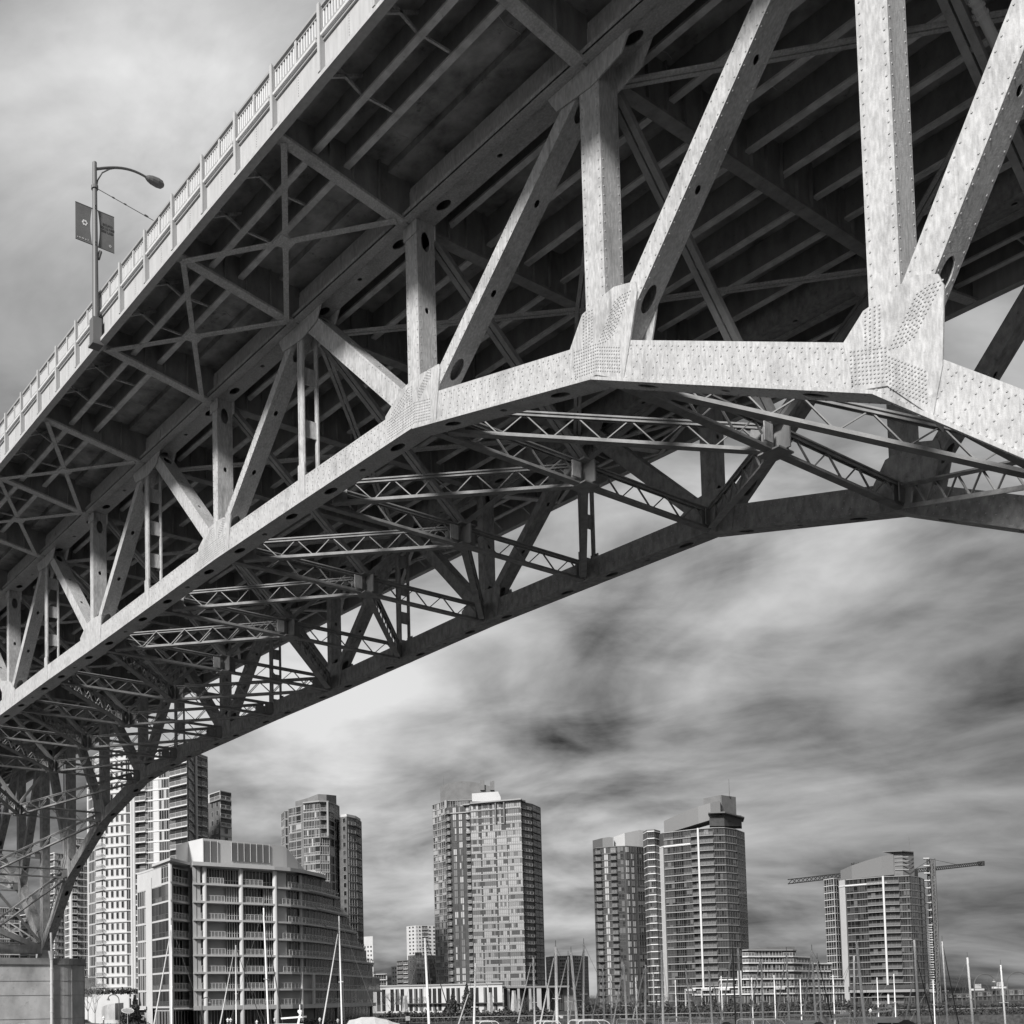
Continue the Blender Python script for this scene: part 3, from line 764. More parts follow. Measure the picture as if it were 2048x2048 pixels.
# ---- ground
def land():
    mb = MB(); A = [gpt(x, 176) for x in (-1500, -300, 300, 760, 1150, 1600, 2100, 2700)]
    B_ = [gpt(x, 3200) for x in (2700, -1500)]
    mb.prism([(p.x, p.y, -4) for p in A+B_], (0, 0, 4), mat('ground_mix', .04, rough=.95, var=.5, scale=.25, detail=9)); return mb
tag(land().build('ground'), kind='structure')
me = MB(); me.face([(-6000, -6000, -2.5), (6000, -6000, -2.5), (6000, 6000, -2.5), (-6000, 6000, -2.5)], mat('water_dark', .03, rough=.3, bump=.6, bscale=1.2, spec=.3))
tag(me.build('water'), kind='structure')

# ---- C : pale waterfront block with curved right end
C = Bld('apartment_block', 'pale eight storey waterfront apartment block with a curved balconied end', 'building',
        [(276, 202), (292, 198.5), (343, 186.5), (386, 194), (388, 189.5), (470, 193.5), (553, 198), (585, 200.5), (615, 204.5), (645, 210.5), (675, 219), (705, 230), (735, 243), (765, 258)])
ys = [2010, 1977, 1943, 1908.5, 1874, 1838.6, 1803, 1767.6, 1733]
zc = [C.z(450, y+1) for y in ys]
ends = [752, 766, 760, 748, 731, 715, 698, 681, 655]
for k in range(8):
    e = ends[k]; en = ends[k+1]; z0, z1 = zc[k], zc[k+1]-.25
    zt = zc[k+1]
    C.strip(276, 343, z0-.3, z0, -.2, 4, WHITEW, kind='floor_slab')
    C.strip(343, 384, z0-.3, z0, -.35, 6, WHITEW, kind='floor_slab')
    C.strip(386, e, z0-.34 if k else z0-.75, z0, -.7, 14, WHITEW, kind='floor_slab')
    # back walls behind the frame
    C.body(276, 342, z0, z1, LIGHTW if k == 7 else GREYP, depth=2, inset=.5)
    C.body(343, 386, z0, z1, GREYP, depth=2, inset=3)
    C.body(386, min(e, en)-6, z0, z1, GREYP, depth=1, inset=2.6)
    # left face: narrow windows, pier, big windows
    if k < 7:
        C.win(277, 290, z0, z1, .1, 3, sill=False); C.win(306, 339, z0, z1, .05, 5, fm=FRMD)
    else:
        C.panel(276, 325, z0-.4, z1+.2, -.1, LIGHTW); C.win(325, 340, z0, z1, .05, 3)
    C.bal(346, 378, z0, .2, n=5, slab=False)
    C.win(348, 366, z0, z1, 2.8, 3, GL[:3]); C.panel(379, 403, z0, z1, -.0 if k else 0, GREYP)
    for px in (387, 395): 
        P = C.pf(px, -.04); mb = MB(); mb.tube((P.x, P.y, z0), (P.x, P.y, z1), .04, .04, FRMD, 4); C.add('panel_joint', mb, 1)
    # front bays
    if k == 7:
        C.bal(416, 450, z0, .3, n=6, slab=False); C.win(404, 480, z0, z1, 1.6, 14); C.bal(455, 482, z0, .3, n=2, slab=False) if False else None
        C.bal(487, 528, z0, .3, n=5, slab=False); C.win(487, 550, z0, z1, 1.6, 9)
    else:
        C.win(404, 410, z0, z1, 1.2, 1, GL[:2]); C.panel(416, 454, z0, z1, 1.7, GREYP); C.bal(404, 452, z0, .3, n=7, slab=False)
        C.win(456, 481, z0, z1, .9, 5, GL[:3]+[GL[3], GL[3]]); C.win(487, 529, z0, z1, 1.6, 7, GL[:2]+GL[:3]); C.bal(487, 528, z0, .3, n=5, slab=False)
        C.win(531, 550, z0, z1, .6, 4, GL[:3]+GL[:2]); 
    if k >= 2:
        C.panel(557, 576, z0, z1, .2, GREYP)
        C.win(578, e-14, z0, z1, 1.9, max(6, int((e-590)/6)), GL[:4]+[GL[2]]); C.bal(580 if k % 2 else 568, e-8, z0, .45, n=int((e-580)/7), slab=False)
        for px in (604,): C.colm(px, z0, z1, .35, 1.4)
    else:
        C.panel(557, 622, z0, z1, 1.9, GREYP); C.bal(562, 605, z0, .3, n=6, slab=False)
        C.win(631, 680, z0, z1, 1.4, 7, GL[:3]+[GL[1], GL[3]]); C.bal(631, 680, z0, .3, n=6, slab=False); C.win(684, e-6, z0, z1, .0, 10, GL[:4]+[GL[2]])
        C.colm(627, z0, z1, .36, -.2)
for px, r, top in ((343, .38, 8), (412, .42, 8), (485, .42, 8), (553, .45, 8), (604, .3, 2), (684, .4, 2)):
    C.colm(px, 0, zc[top], r, -.25 if px != 343 else .2)
C.strip(293, 305, 0, zc[8]-1.4, -.35, 2, LIGHTW, kind='corner_pier')
C.strip(276, 292, zc[0]-.5, zc[0]+.1, -1.2, 3, LIGHTW, kind='canopy')
C.body(288, 343, 0, zc[0]-.3, GREYP, depth=2, inset=1.5); C.body(343, 745, 0, zc[0]-.7, MIDW, depth=1, inset=3.2)
for a, b, n in ((306, 342, 6), (344, 400, 9), (404, 483, 13), (488, 548, 9), (631, 680, 8), (684, 744, 9)): C.win(a, b, 0, zc[0]-.75, 2.6 if a > 343 else 1.0, n, GL[:3]+[GL[3], GL[1]], sill=False)
# roof slabs and sunshade fins
C.strip(276, 343, zc[8]-.1, zc[8]+.25, -.3, 6, LIGHTW, kind='roof_slab'); C.strip(306, 384, zc[8]+.3, zc[8]+.75, -2.0, 7, WHITEW, kind='roof_slab'); C.strip(386, 655, zc[8]-.15, zc[8]+.5, -1.6, 14, WHITEW, kind='roof_slab')
for k in range(3, 9):
    e = ends[k]; 
    for j in range(7):
        p = e-2-j*3.6; mb = MB(); A = C.pf(p, .2); z_ = zc[k]+.15
        pts = []
        for q in range(6):
            t = q/5; P = C.pf(p+1.5*t, -1.5*t); pts.append((P.x, P.y, z_+.9*math.sin(t*2.2)-.3*t))
        mb.path(pts, .07, FRM, 4); C.add('sunshade_fin', mb, 2)
    C.strip(e-60, e+2, zc[k]-.15, zc[k]+.12, -1.3, 1, LIGHTW, kind='sunshade_ledge')
# penthouse
C.prof = sorted(C.prof)
pb = lambda x: 1742
C.slope_body(355, 409, lambda x: 1735, [(355, 1690), (380, 1683), (409, 1676.5)], WHITEW, depth=10, inset=7, name='penthouse')
C.slope_body(409, 620, lambda x: 1752, [(409, 1676.5), (470, 1682), (545, 1689), (571, 1692), (578, 1696), (600, 1722), (622, 1751)], mat('penthouse_panel', .4, rough=.6), depth=12, inset=6, name='penthouse')
for a, b, y0, y1, n in ((410, 439, 1729, 1681, 2), (467, 543, 1722, 1685, 6)):
    P = C.pf(a, 6); z0, z1 = hgt(P, y0), hgt(P, y1)
    mb = MB(); C.strip(a, b, z0, z1, 5.8, 6, LOUV, mb)
    for i in range(n+1): q = C.pf(a+(b-a)*i/n, 5.7); mb.tube((q.x, q.y, z0), (q.x, q.y, z1), .06, .06, FRM, 4)
    for j in range(22):
        zz = z0+(z1-z0)*j/22; q0, q1 = C.pf(a, 5.72), C.pf(b, 5.72); mb.tube((q0.x, q0.y, zz), (q1.x, q1.y, zz), .03, .03, MIDW, 3, False)
    C.add('louvre', mb)
C.finish()

# ---- generic tower
def tower(name, label, prof, ytop, refpx, nf, cells, wall, x0, x1, depth=16, slab_m=None, slab_proj=.35, slab_range=None, group='towers across the water', z0=0.0, skip_top=0, th=.25, cat='apartment tower', extra=None, gl=None, finish=True):
    b = Bld(name, label, cat, prof, group, z0); lv = levels(b, refpx, ytop, nf, z0)
    b.body(x0, x1, z0, lv[-1], wall, depth)
    for k in range(nf):
        za, zb = lv[k], lv[k+1]; r = b.rng
        if slab_m: 
            for (sa, sb) in (slab_range or [(x0, x1)]): b.slab(sa, sb, zb, slab_proj, th, slab_m)
        for c in cells:
            t, a, e = c[0], c[1], c[2]; o = c[3] if len(c) > 3 else {}
            if k < o.get('k0', 0) or k >= o.get('k1', 999): continue
            if t == 'W': b.win(a, e, za+.05, zb-th, o.get('inset', -.12), o.get('n', max(1, round((e-a)*b.D(a)/FPX/1.3))), o.get('gl', gl), o.get('fm'), o.get('sill', True), fw=o.get('fw', .1))
            elif t == 'S':
                n = o.get('n', 3); w_ = (e-a)/n
                for i in range(n): b.win(a+w_*(i+.28), a+w_*(i+.28)+w_*.44, za+.7, zb-.45, o.get('inset', -.12), 1, o.get('gl', GL[:3]+GL[:2]), o.get('fm'), False, fw=.06)
            elif t == 'B':
                b.win(a, e, za+.05, zb-th, -.04, o.get('n', max(1, round((e-a)*b.D(a)/FPX/1.6))), o.get('gl', GL[:2]+GL[:2]+[GL[3]]), FRMD, False)
                b.bal(a, e, za, o.get('proj', 1.4), o.get('m', slab_m or SLABW), max(2, round((e-a)*b.D(a)/FPX/1.3)), rail=o.get('rail'))
            elif t == 'P': b.panel(a, e, za, zb, o.get('inset', -.08), o.get('m', GREYP))
    if extra: extra(b, lv)
    if finish: b.finish()
    return b, lv

# A1 : white tower behind, with punched windows
def ex_a1(b, lv):
    b.strip(208, 253, -1, 6.2, -.35, 1, WHITEW, kind='podium_wall'); b.colm(266, 0, lv[-1], .45, -1.2, WHITEW); b.colm(178.5, 0, lv[-1], .3, -.6, WHITEW)
tower('apartment_tower', 'tall white tower with small punched windows right behind the bridge pier', [(176, 300), (196, 293), (207, 290), (254, 287), (264, 287), (276, 291)], 1500, 230, 25,
      [('B', 192, 207), ('W', 178, 191, dict(n=4, sill=False)), ('S', 210, 252, dict(n=4)), ('W', 255, 275, dict(n=5, sill=False))], WHITEW, 176, 276, slab_m=WHITEW, slab_proj=.5, extra=ex_a1)
# A2
def ex_a2(b, lv):
    b.colm(271, 0, lv[-1], .4, -1.3, WHITEW); b.colm(397, 0, lv[-1], .4, -1.6, LIGHTW)
    b.strip(268, 421, lv[-1], lv[-1]+.4, -.8, 8, SLABM, kind='roof_slab')
tower('apartment_tower', 'tall apartment tower with stacked right-hand balconies rising behind the pale waterfront block', [(268, 282), (294, 280), (342, 277), (378, 272), (380, 276), (395, 286), (421, 292)], 1508, 395, 26,
      [('B', 271, 293), ('W', 295, 309, dict(n=3, gl=[GL[2], GL[2], GL[3], GL[2], GL[3]])), ('P', 309, 321, dict(m=LIGHTW)), ('W', 322, 341, dict(n=4, fm=FRM, sill=False)), ('B', 343, 378), ('B', 382, 392, dict(proj=2)), ('B', 398, 408, dict(proj=.8)), ('B', 409, 419, dict(proj=2.2))], MIDW, 268, 421, slab_m=SLABW, slab_proj=.3, extra=ex_a2)
tower('apartment_tower', 'slim tower with bright end balconies just left of the open sky', [(421, 330), (445, 324), (468, 328)], 1581, 445, 25,
      [('S', 424, 444, dict(n=2, fm=FRM, k1=24)), ('B', 424, 444, dict(k0=24)), ('B', 446, 467, dict(k0=21, m=WHITEW, rail=WHITE)), ('P', 421, 444.5, dict(m=BRICK, k1=24)), ('S', 424, 444, dict(n=2, fm=FRM, k1=24, inset=-.2)), ('S', 450, 464, dict(n=1, k1=21))], WHITEW, 421, 468, depth=10, slab_m=SLABM, slab_range=[(446, 468)], slab_proj=.3)
# left cluster seen through the truss
tower('apartment_tower', 'pale tower with a lit vertical column seen just right of the truss leg', [(130, 335), (145, 327), (178, 330)], 1675, 150, 26,
      [('W', 131, 141, dict(n=3)), ('B', 146, 155), ('W', 156, 168, dict(n=4)), ('W', 170, 177, dict(n=2))], LIGHTW, 130, 178, slab_m=SLABW, extra=lambda b, lv: b.colm(143, 0, lv[-1]-6, .55, -1, WHITEW))
tower('apartment_tower', 'pale stepped tower glimpsed between the truss legs above the pier', [(86, 372), (110, 365), (130, 368)], 1705, 110, 24,
      [('W', 88, 99, dict(n=3)), ('B', 100, 116), ('S', 117, 129, dict(n=2))], LIGHTW, 86, 130, slab_m=SLABW)
tower('apartment_tower', 'white speckled tower at the left edge behind the truss legs', [(40, 420), (58, 415), (72, 418)], 1868-40, 60, 15,
      [('B', 41, 55), ('W', 57, 71, dict(n=3))], LIGHTW, 40, 72, slab_m=SLABW)
tower('apartment_block', 'low white block at the far left above the pier cap', [(-60, 395), (0, 390), (40, 395)], 1815, 10, 14,
      [('W', -58, -30, dict(n=5)), ('B', -28, -2), ('W', 0, 18, dict(n=4)), ('B', 20, 38)], LIGHTW, -60, 40, slab_m=SLABW)
# D
def ex_d(b, lv):
    b.slope_body(597, 680, lambda x: 1618, [(597, 1603), (622, 1596), (643, 1588), (660, 1589), (680, 1591)], MIDW, depth=12, inset=4)
    b.strip(612, 686, lv[-1]-.0, lv[-1]+.45, -1.2, 8, SLABM, kind='roof_slab'); b.colm(662, lv[-1]-12, lv[-1], .4, -1.2, SLABM)
tower('apartment_tower', 'grey glass tower with a curved front and boxy roof behind the pale waterfront block', [(568, 402), (575, 396), (582, 396), (583, 391), (609, 386), (612, 383), (645, 380), (664, 381), (676, 386), (686, 392)], 1605, 640, 24,
      [('W', 568, 574, dict(n=3)), ('W', 576, 581, dict(gl=GL[:2]+GL[:3], sill=False)), ('W', 583, 597, dict(n=5)), ('W', 598, 608, dict(k0=15)), ('B', 599, 608, dict(k1=15, proj=.6)), ('W', 610, 635, dict(n=8)), ('W', 636, 645, dict(k0=20, n=3)), ('B', 636, 645, dict(k1=20, proj=.5)), ('W', 646, 664, dict(n=4, k1=20, gl=[GL[1], GL[2], GL[3], GL[3], GL[4]])), ('B', 648, 675, dict(k0=20, proj=1.2)), ('W', 666, 674, dict(sill=False, k1=20)), ('W', 675, 683, dict(n=2))],
      MIDW, 568, 686, slab_m=SLABM, slab_proj=.35, extra=ex_d)
tower('apartment_tower', 'brick tower with a roof garden attached right of the grey curved glass tower', [(684, 386), (700, 384), (718, 388), (730, 396)], 1633, 700, 24,
      [('S', 688, 701, dict(n=1, fm=FRM)), ('W', 703, 718, dict(n=3, gl=[GL[0], GL[0], GL[2], GL[3], GL[3]], k1=22)), ('B', 703, 724, dict(k0=22)), ('B', 719, 729, dict(rail=FRMD, m=SLABD, proj=1.8))], BRICK, 684, 730, slab_m=SLABD, slab_range=[(703, 730)], extra=lambda b, lv: [b.strip(686, 728, lv[-1], lv[-1]+.9, -.1, .2, LIGHTW, kind='parapet')])
# E
def ex_e(b, lv):
    top = lv[-1]
    b.strip(936, 1062, top, top+.5, -1.8, 10, SLABM, kind='roof_slab')
    b.slope_body(954, 1012, lambda x: 1603, [(954, 1587), (1007, 1583), (1012, 1594)], GREYP, depth=8, inset=8)
    for px in (1001, 1018): b.colm(px, lv[-4], top, .3, -1.0, MIDW)
    b.strip(902, 1050, lv[-2]-.1, lv[-2]+.35, -.6, 2, SLABM, kind='roof_slab')
gE = dict(gl=CURT, sill=True, fw=.045, fm=FRMM)
tower('apartment_tower', 'dark brick tower with a bright reflective glass front and right-hand corner balconies', [(898, 440), (903, 436), (948, 433), (950, 431), (1000, 427), (1053, 423), (1055, 426), (1075, 431), (1092, 440)], 1605, 1000, 29,
      [('B', 899, 907, dict(m=SLABD, rail=FRM)), ('W', 914, 921, dict(n=2, fm=FRMD, sill=False, gl=[GL[2], GL[3], GL[4], GL[4], GL[3]])), ('W', 926, 933, dict(n=2, fm=FRMD, sill=False, gl=[GL[2], GL[3], GL[4], GL[4], GL[3]])), ('B', 941, 948, dict(m=SLABD)),
       ('W', 950, 969, dict(n=5, k1=25, **gE)), ('W', 972, 999, dict(n=7, k1=25, **gE)), ('W', 1002, 1022, dict(n=5, k1=25, **gE)), ('W', 1023, 1052, dict(n=7, k1=25, **gE)),
       ('W', 941, 966, dict(k0=25, n=5, fm=FRMD, gl=CURT)), ('W', 972, 989, dict(k0=25, n=4, fm=FRMD, gl=CURT)), ('W', 994, 1012, dict(k0=25, n=4, fm=FRMD, gl=CURT)), ('W', 1021, 1052, dict(k0=25, n=7, fm=FRMD, gl=CURT)),
       ('B', 1055, 1073, dict(m=SLABM, proj=1.6)), ('B', 1076, 1091, dict(m=SLABM, proj=2.0, rail=FRMD))],
      DARKW, 898, 1092, slab_m=SLABM, slab_range=[(950, 1053)], slab_proj=.3, th=.32, extra=ex_e)
def ex_e2(b, lv):
    b.slope_body(890, 1000, lambda x: 1610, [(890, 1574), (905, 1567), (935, 1562), (960, 1564), (1000, 1575)], MIDW, depth=10, inset=2)
    b.slope_body(972, 980, lambda x: 1580, [(971, 1560), (980, 1559)], MIDW, depth=4, inset=1); b.slope_body(990, 1000, lambda x: 1580, [(991, 1563), (1000, 1561)], MIDW, depth=4, inset=1)
    b.mast(897, 1575, 1552); b.colm(901, lv[-5], lv[-1], .6, -.6, SLABM)
tower('apartment_tower', 'taller brown grey tower rising just behind the bright reflective glass tower', [(873, 462), (890, 456), (898, 452), (1005, 450)], 1600, 940, 31,
      [('W', 874, 882, dict(n=2, gl=GL[1:]+[GL[2]])), ('W', 884, 890, dict(n=2, gl=GL[1:]+[GL[2]])), ('W', 891, 898, dict(n=2, gl=GL[1:]+[GL[3]]))]+[('W', 905, 925, dict(k0=28, n=4)), ('W', 930, 950, dict(k0=28, n=5))], MIDW, 873, 1005, slab_m=SLABM, slab_proj=.5, extra=ex_e2)
# F
def ex_f(b, lv):
    b.slope_body(1195, 1236, lambda x: 1700, [(1195, 1681), (1215, 1676), (1228, 1674), (1236, 1675)], mat('roof_panel_dark', .12, rough=.5), depth=8, inset=.3)
    b.slope_body(1238, 1300, lambda x: 1697, [(1238, 1674), (1260, 1666), (1290, 1660), (1300, 1661)], GREYP, depth=8, inset=3)
wF = [GL[2], GL[4], GL[4], GL[3], GL[4]]
tower('apartment_tower', 'darkest tower with narrow columns of small bright windows', [(1195, 384), (1200, 380), (1240, 377), (1262, 376), (1300, 380)], 1692, 1250, 24,
      [('B', 1196, 1210, dict(m=SLABD, rail=FRMD)), ('W', 1217, 1225, dict(n=2, gl=wF, fm=FRMD, sill=False)), ('B', 1230, 1241, dict(m=SLABD, rail=FRMD)), ('W', 1244, 1256, dict(n=2, gl=[GL[1], GL[2], GL[2], GL[3], GL[1]], fm=FRMD)), ('W', 1260, 1267, dict(n=2, gl=wF, fm=FRMD, sill=False)), ('W', 1271, 1277, dict(n=2, gl=wF, fm=FRMD, sill=False)), ('W', 1283, 1297, dict(n=3, gl=[GL[1], GL[1], GL[2], GL[3], GL[0]], fm=FRMD))],
      DARKW, 1195, 1300, slab_m=SLABD, slab_range=[(1196, 1243)], extra=ex_f)
# G
def ex_g1(b, lv): b.strip(1297, 1332, lv[-1], lv[-1]+.5, -.4, 4, SLABD, kind='roof_slab')
tower('apartment_tower', 'narrow rounded stack of glazed bays between the darkest tower and the white strip', [(1297, 374), (1305, 369), (1320, 368), (1332, 372)], 1662, 1315, 25,
      [('W', 1299, 1331, dict(n=8, gl=[GL[0], GL[1], GL[2], GL[2], GL[3]], fm=FRMM))], DWALL, 1297, 1332, depth=6, slab_m=SLABW, slab_proj=.5, th=.3, extra=ex_g1)
def ex_g(b, lv):
    b.strip(1329, 1337, 0, lv[-3], -.35, 2, WHITEW, kind='white_strip')
    b.strip(1329, 1392, lv[-3], lv[-3]+.45, -.6, 3, SLABW, kind='roof_slab')
    b.slope_body(1340, 1456, lambda x: 1668-(x-1340)*.3, [(1340, 1642), (1360, 1633), (1385, 1622), (1410, 1613), (1435, 1606), (1455, 1601)], mat('roof_panel_grey', .17, rough=.5), depth=10, inset=2.5)
    b.slope_body(1421, 1487, lambda x: 1630, [(1421, 1597), (1455, 1590), (1458, 1590), (1487, 1594)], MIDW, depth=6, inset=5)
    b.slope_body(1432, 1497, lambda x: 1652, [(1432, 1636), (1462, 1628), (1497, 1631)], DARKW, depth=6, inset=1)
    P0 = b.pf(1432, -1); mb = MB(); c = [b.pf(1430, -1.2), b.pf(1464, -1.6), b.pf(1503, -1.8), b.pf(1500, 8), b.pf(1430, 8)]; z_ = hgt(b.pf(1464), 1627); mb.prism([(q.x, q.y, z_) for q in c], (0, 0, .4), MIDW); b.add('roof_slab', mb)
    b.mast(1474, 1592, 1558, .16); b.colm(1408, 0, lv[-1], .32, -1.3, SLABW)
gG = [GL[0], GL[1], GL[2], GL[2], GL[3]]
tower('apartment_tower', 'broad grey tower with a sloping solid roof and mast beside a white vertical strip', [(1329, 371), (1338, 368), (1408, 360), (1440, 358), (1462, 358), (1484, 362), (1502, 370)], 1655, 1450, 24,
      [('W', 1339, 1358, dict(n=3, gl=[GL[2], GL[2], GL[3], GL[1], GL[2]], fm=FRMM)), ('W', 1358, 1376, dict(n=5, gl=[GL[0], GL[0], GL[1], GL[2], GL[0]], fm=FRMM)), ('W', 1376, 1392, dict(n=3, gl=[GL[2], GL[2], GL[3], GL[1], GL[2]], fm=FRMM)), ('B', 1393, 1438, dict(m=SLABM, proj=1.2, rail=FRMD)), ('W', 1440, 1460, dict(n=4, gl=gG, fm=FRMM)), ('W', 1462, 1482, dict(n=4, gl=gG, fm=FRMM)), ('W', 1485, 1501, dict(n=3, gl=gG, fm=FRMM))],
      DWALL, 1329, 1502, slab_m=SLABM, slab_proj=.55, slab_range=[(1338, 1502)], extra=ex_g)
# G podium terraces
pod = Bld('apartment_block', 'long stepped low block with pale terrace slabs right of the tower with the mast', 'building', [(1380, 352), (1440, 340), (1500, 333), (1590, 338), (1626, 348), (1660, 352), (1700, 356)], 'low blocks across the water')
zz = [0]+[hgt(pod.pf(1500), y) for y in (1987, 1973, 1957, 1941, 1925, 1912, 1899)]
rt = [1700, 1700, 1698, 1665, 1668, 1627, 1598]
for k in range(7):
    a = 1488 if k >= 3 else 1440 if k == 2 else 1385
    b_ = rt[k]; pod.body(a, b_-2, zz[k], zz[k+1], DWALL, depth=8)
    n = int((b_-a)/26)
    for i in range(n):
        x_ = a+(b_-a)*i/n; e_ = a+(b_-a)*(i+1)/n-3
        pod.win(x_, e_, zz[k]+.1, zz[k+1]-.4, -.05, 4, gG) if i % 3 else pod.bal(x_, e_, zz[k], .8, n=4, m=SLABW)
    pod.slab(a, b_, zz[k+1], .9, .35, SLABW if k != 6 else SLABM)
pod.strip(1477, 1485, zz[1], zz[4], -1.0, 2, WHITEW, kind='pale_frame'); pod.strip(1690, 1698, 0, zz[3], -1, 2, SLABW, kind='pale_frame')
for x_ in (1370, 1403, 1438, 1549):
    mb = MB(); pod.strip(x_, x_+2.5, 0, zz[1]+1.5, -2, 0, WHITEW, mb); pod.strip(x_, x_+22, zz[1]+1.1, zz[1]+1.8, -2, 0, WHITEW, mb); pod.add('pale_frame', mb)
pod.slope_body(1500, 1594, lambda x: 1905, [(1500, 1898), (1540, 1894), (1594, 1893)], MIDW, depth=6, inset=5)
pod.finish()
# H
def ex_h(b, lv):
    b.strip(1688, 1700, 0, lv[-1], -.5, 3, LIGHTW, kind='white_strip'); b.colm(1777, 0, lv[-1], .36, -1.4, SLABW)
    b.strip(1687, 1785, lv[-2], lv[-2]+.5, -.8, 3, SLABW, kind='roof_slab')
    b.slope_body(1692, 1800, lambda x: 1760-(x-1692)*.1, [(1692, 1741), (1715, 1731), (1745, 1721), (1775, 1713), (1800, 1707)], mat('roof_panel_grey', .17), depth=10, inset=2.5)
    b.slope_body(1800, 1841, lambda x: 1755, [(1800, 1706), (1818, 1703), (1841, 1706)], MIDW, depth=6, inset=3)
    mb = MB(); c = [b.pf(1779, 1.5), b.pf(1818, 1), b.pf(1841, 1.5), b.pf(1841, 8), b.pf(1800, 8)]; z_ = hgt(b.pf(1818), 1702); mb.prism([(q.x, q.y, z_) for q in c], (0, 0, .35), MIDW); b.add('roof_slab', mb)
    b.mast(1833, 1704, 1673, .16)
    P = b.pf(1800, 2.6); 
    for py in (1715, 1723, 1731, 1740):
        z_ = hgt(b.pf(1820, 3), py); mb = MB(); b.strip(1802, 1840, z_, z_+.3, 2.6, 2.9, SLABM, mb); b.add('roof_rail', mb)
    b.strip(1690, 1850, 5.5, 7, -3, 2, DARKW, kind='planter'); b.strip(1700, 1870, 4.3, 5.3, -3, -2, SLABM, kind='podium_slab')
tower('apartment_tower', 'rightmost broad tower with a sloping roof standing under the crane', [(1686, 418), (1700, 414), (1777, 404), (1830, 402), (1850, 408), (1860, 416)], 1752, 1800, 18,
      [('W', 1702, 1724, dict(n=3, gl=gG, fm=FRMM)), ('W', 1724, 1744, dict(n=4, gl=[GL[0], GL[1], GL[1], GL[2], GL[2]], fm=FRMM)), ('B', 1744, 1776, dict(m=SLABM, proj=.9, rail=FRMD)), ('B', 1779, 1808, dict(m=SLABM, proj=1.2, rail=FRMD)), ('W', 1809, 1822, dict(n=3, gl=gG, fm=FRMM)), ('W', 1824, 1842, dict(n=4, gl=gG, fm=FRMM)), ('W', 1844, 1858, dict(n=3, gl=gG, fm=FRMM))],
      DWALL, 1686, 1860, slab_m=SLABM, slab_proj=.5, slab_range=[(1702, 1860)], extra=ex_h)
tower('apartment_tower', 'narrow dark glazed stack at the left side of the rightmost tower', [(1657, 424), (1678, 418), (1690, 422)], 1757, 1672, 18,
      [('W', 1658, 1677, dict(n=4, gl=[GL[0], GL[1], GL[2], GL[2], GL[1]])), ('W', 1678, 1687, dict(n=2, gl=[GL[0], GL[1], GL[2], GL[1], GL[1]]))], DWALL, 1657, 1690, depth=6, slab_m=SLABW, slab_proj=.4)
# construction hoist + crane
def lattice_mast(mb, p, q, w, m, n, side, up, r=.12):
    p = Vector(p); q = Vector(q); side = Vector(side).normalized()*w/2; up = Vector(up).normalized()*w/2
    cs = [side+up, -side+up, -side-up, side-up]
    for c in cs: mb.tube(p+c, q+c, r, r, m, 4, False)
    for k in range(n):
        a = p.lerp(q, k/n); b = p.lerp(q, (k+1)/n)
        for i in range(4): mb.tube(a+cs[i], b+cs[(i+1) % 4], r*.6, r*.6, m, 3, False)
CRN = mat('crane_steel', .05, rough=.6)
kr = Bld('tower_crane', 'lattice tower crane with a long jib behind the rightmost tower', 'crane', [(1860, 440), (1960, 440)], None)
P = gpt(1875, 445); zt = hgt(P, 1718); z2 = hgt(P, 1752)
mb = MB(); lattice_mast(mb, (P.x, P.y, 0), (P.x, P.y, zt), 2.0, CRN, 40, AR, AF.cross(AR) if False else Vector((AF.x, AF.y, 0)), .2); kr.add('mast', mb)
mb = MB(); cab = P+Vector((0, 0, z2)); mb.tube(cab, cab+Vector((0, 0, 4)), 1.6, 1.3, CRN, 8); kr.add('slewing_cab', mb)
tipx, tail = P3(1976, 1727, 470), P3(1592, 1764, 400)
zj = hgt(P, 1738)
mb = MB(); J0 = Vector((P.x, P.y, zj)); lattice_mast(mb, J0, tipx, 1.3, CRN, 26, (0, 0, 1), (tipx-J0).cross(Vector((0, 0, 1))), .25); mb.box8([tipx+Vector(v) for v in ((-1, -1, -1), (1, -1, -1), (1, 1, -1), (-1, 1, -1), (-1, -1, 1), (1, -1, 1), (1, 1, 1), (-1, 1, 1))], DARKW); kr.add('jib', mb)
mb = MB(); e = J0+(J0-tipx).normalized()*16; lattice_mast(mb, J0, e, 1.3, CRN, 8, (0, 0, 1), (tipx-J0).cross(Vector((0, 0, 1))), .25); mb.box8([e+Vector(v) for v in ((-1.5, -1.5, -3), (1.5, -1.5, -3), (1.5, 1.5, -3), (-1.5, 1.5, -3), (-1.5, -1.5, .5), (1.5, -1.5, .5), (1.5, 1.5, .5), (-1.5, 1.5, .5))], CRN); kr.add('counter_jib', mb)
mb = MB(); T = Vector((P.x, P.y, zt)); mb.tube(T, J0.lerp(tipx, .6), .08, .08, CRN, 4); mb.tube(T, e, .08, .08, CRN, 4); kr.add('stay_cable', mb)
kr.finish()
k2 = Bld('tower_crane', 'second crane showing only its level jib left of the rightmost tower', 'crane', [(1590, 470), (1700, 470)], None)
J1, J2 = P3(1590, 1763, 455), P3(1722, 1748, 480)
mb = MB(); lattice_mast(mb, J1, J2, 1.8, CRN, 16, (0, 0, 1), (J2-J1).cross(Vector((0, 0, 1))), .28); k2.add('jib', mb)
mb = MB(); lattice_mast(mb, (J2.x, J2.y, 0), J2+Vector((0, 0, 5)), 2, CRN, 30, AR, Vector((AF.x, AF.y, 0)), .2); k2.add('mast', mb); k2.finish()
ho = Bld('construction_hoist', 'ladder-like construction hoist up the right side of the rightmost tower', 'hoist', [(1858, 424), (1885, 424)], None)
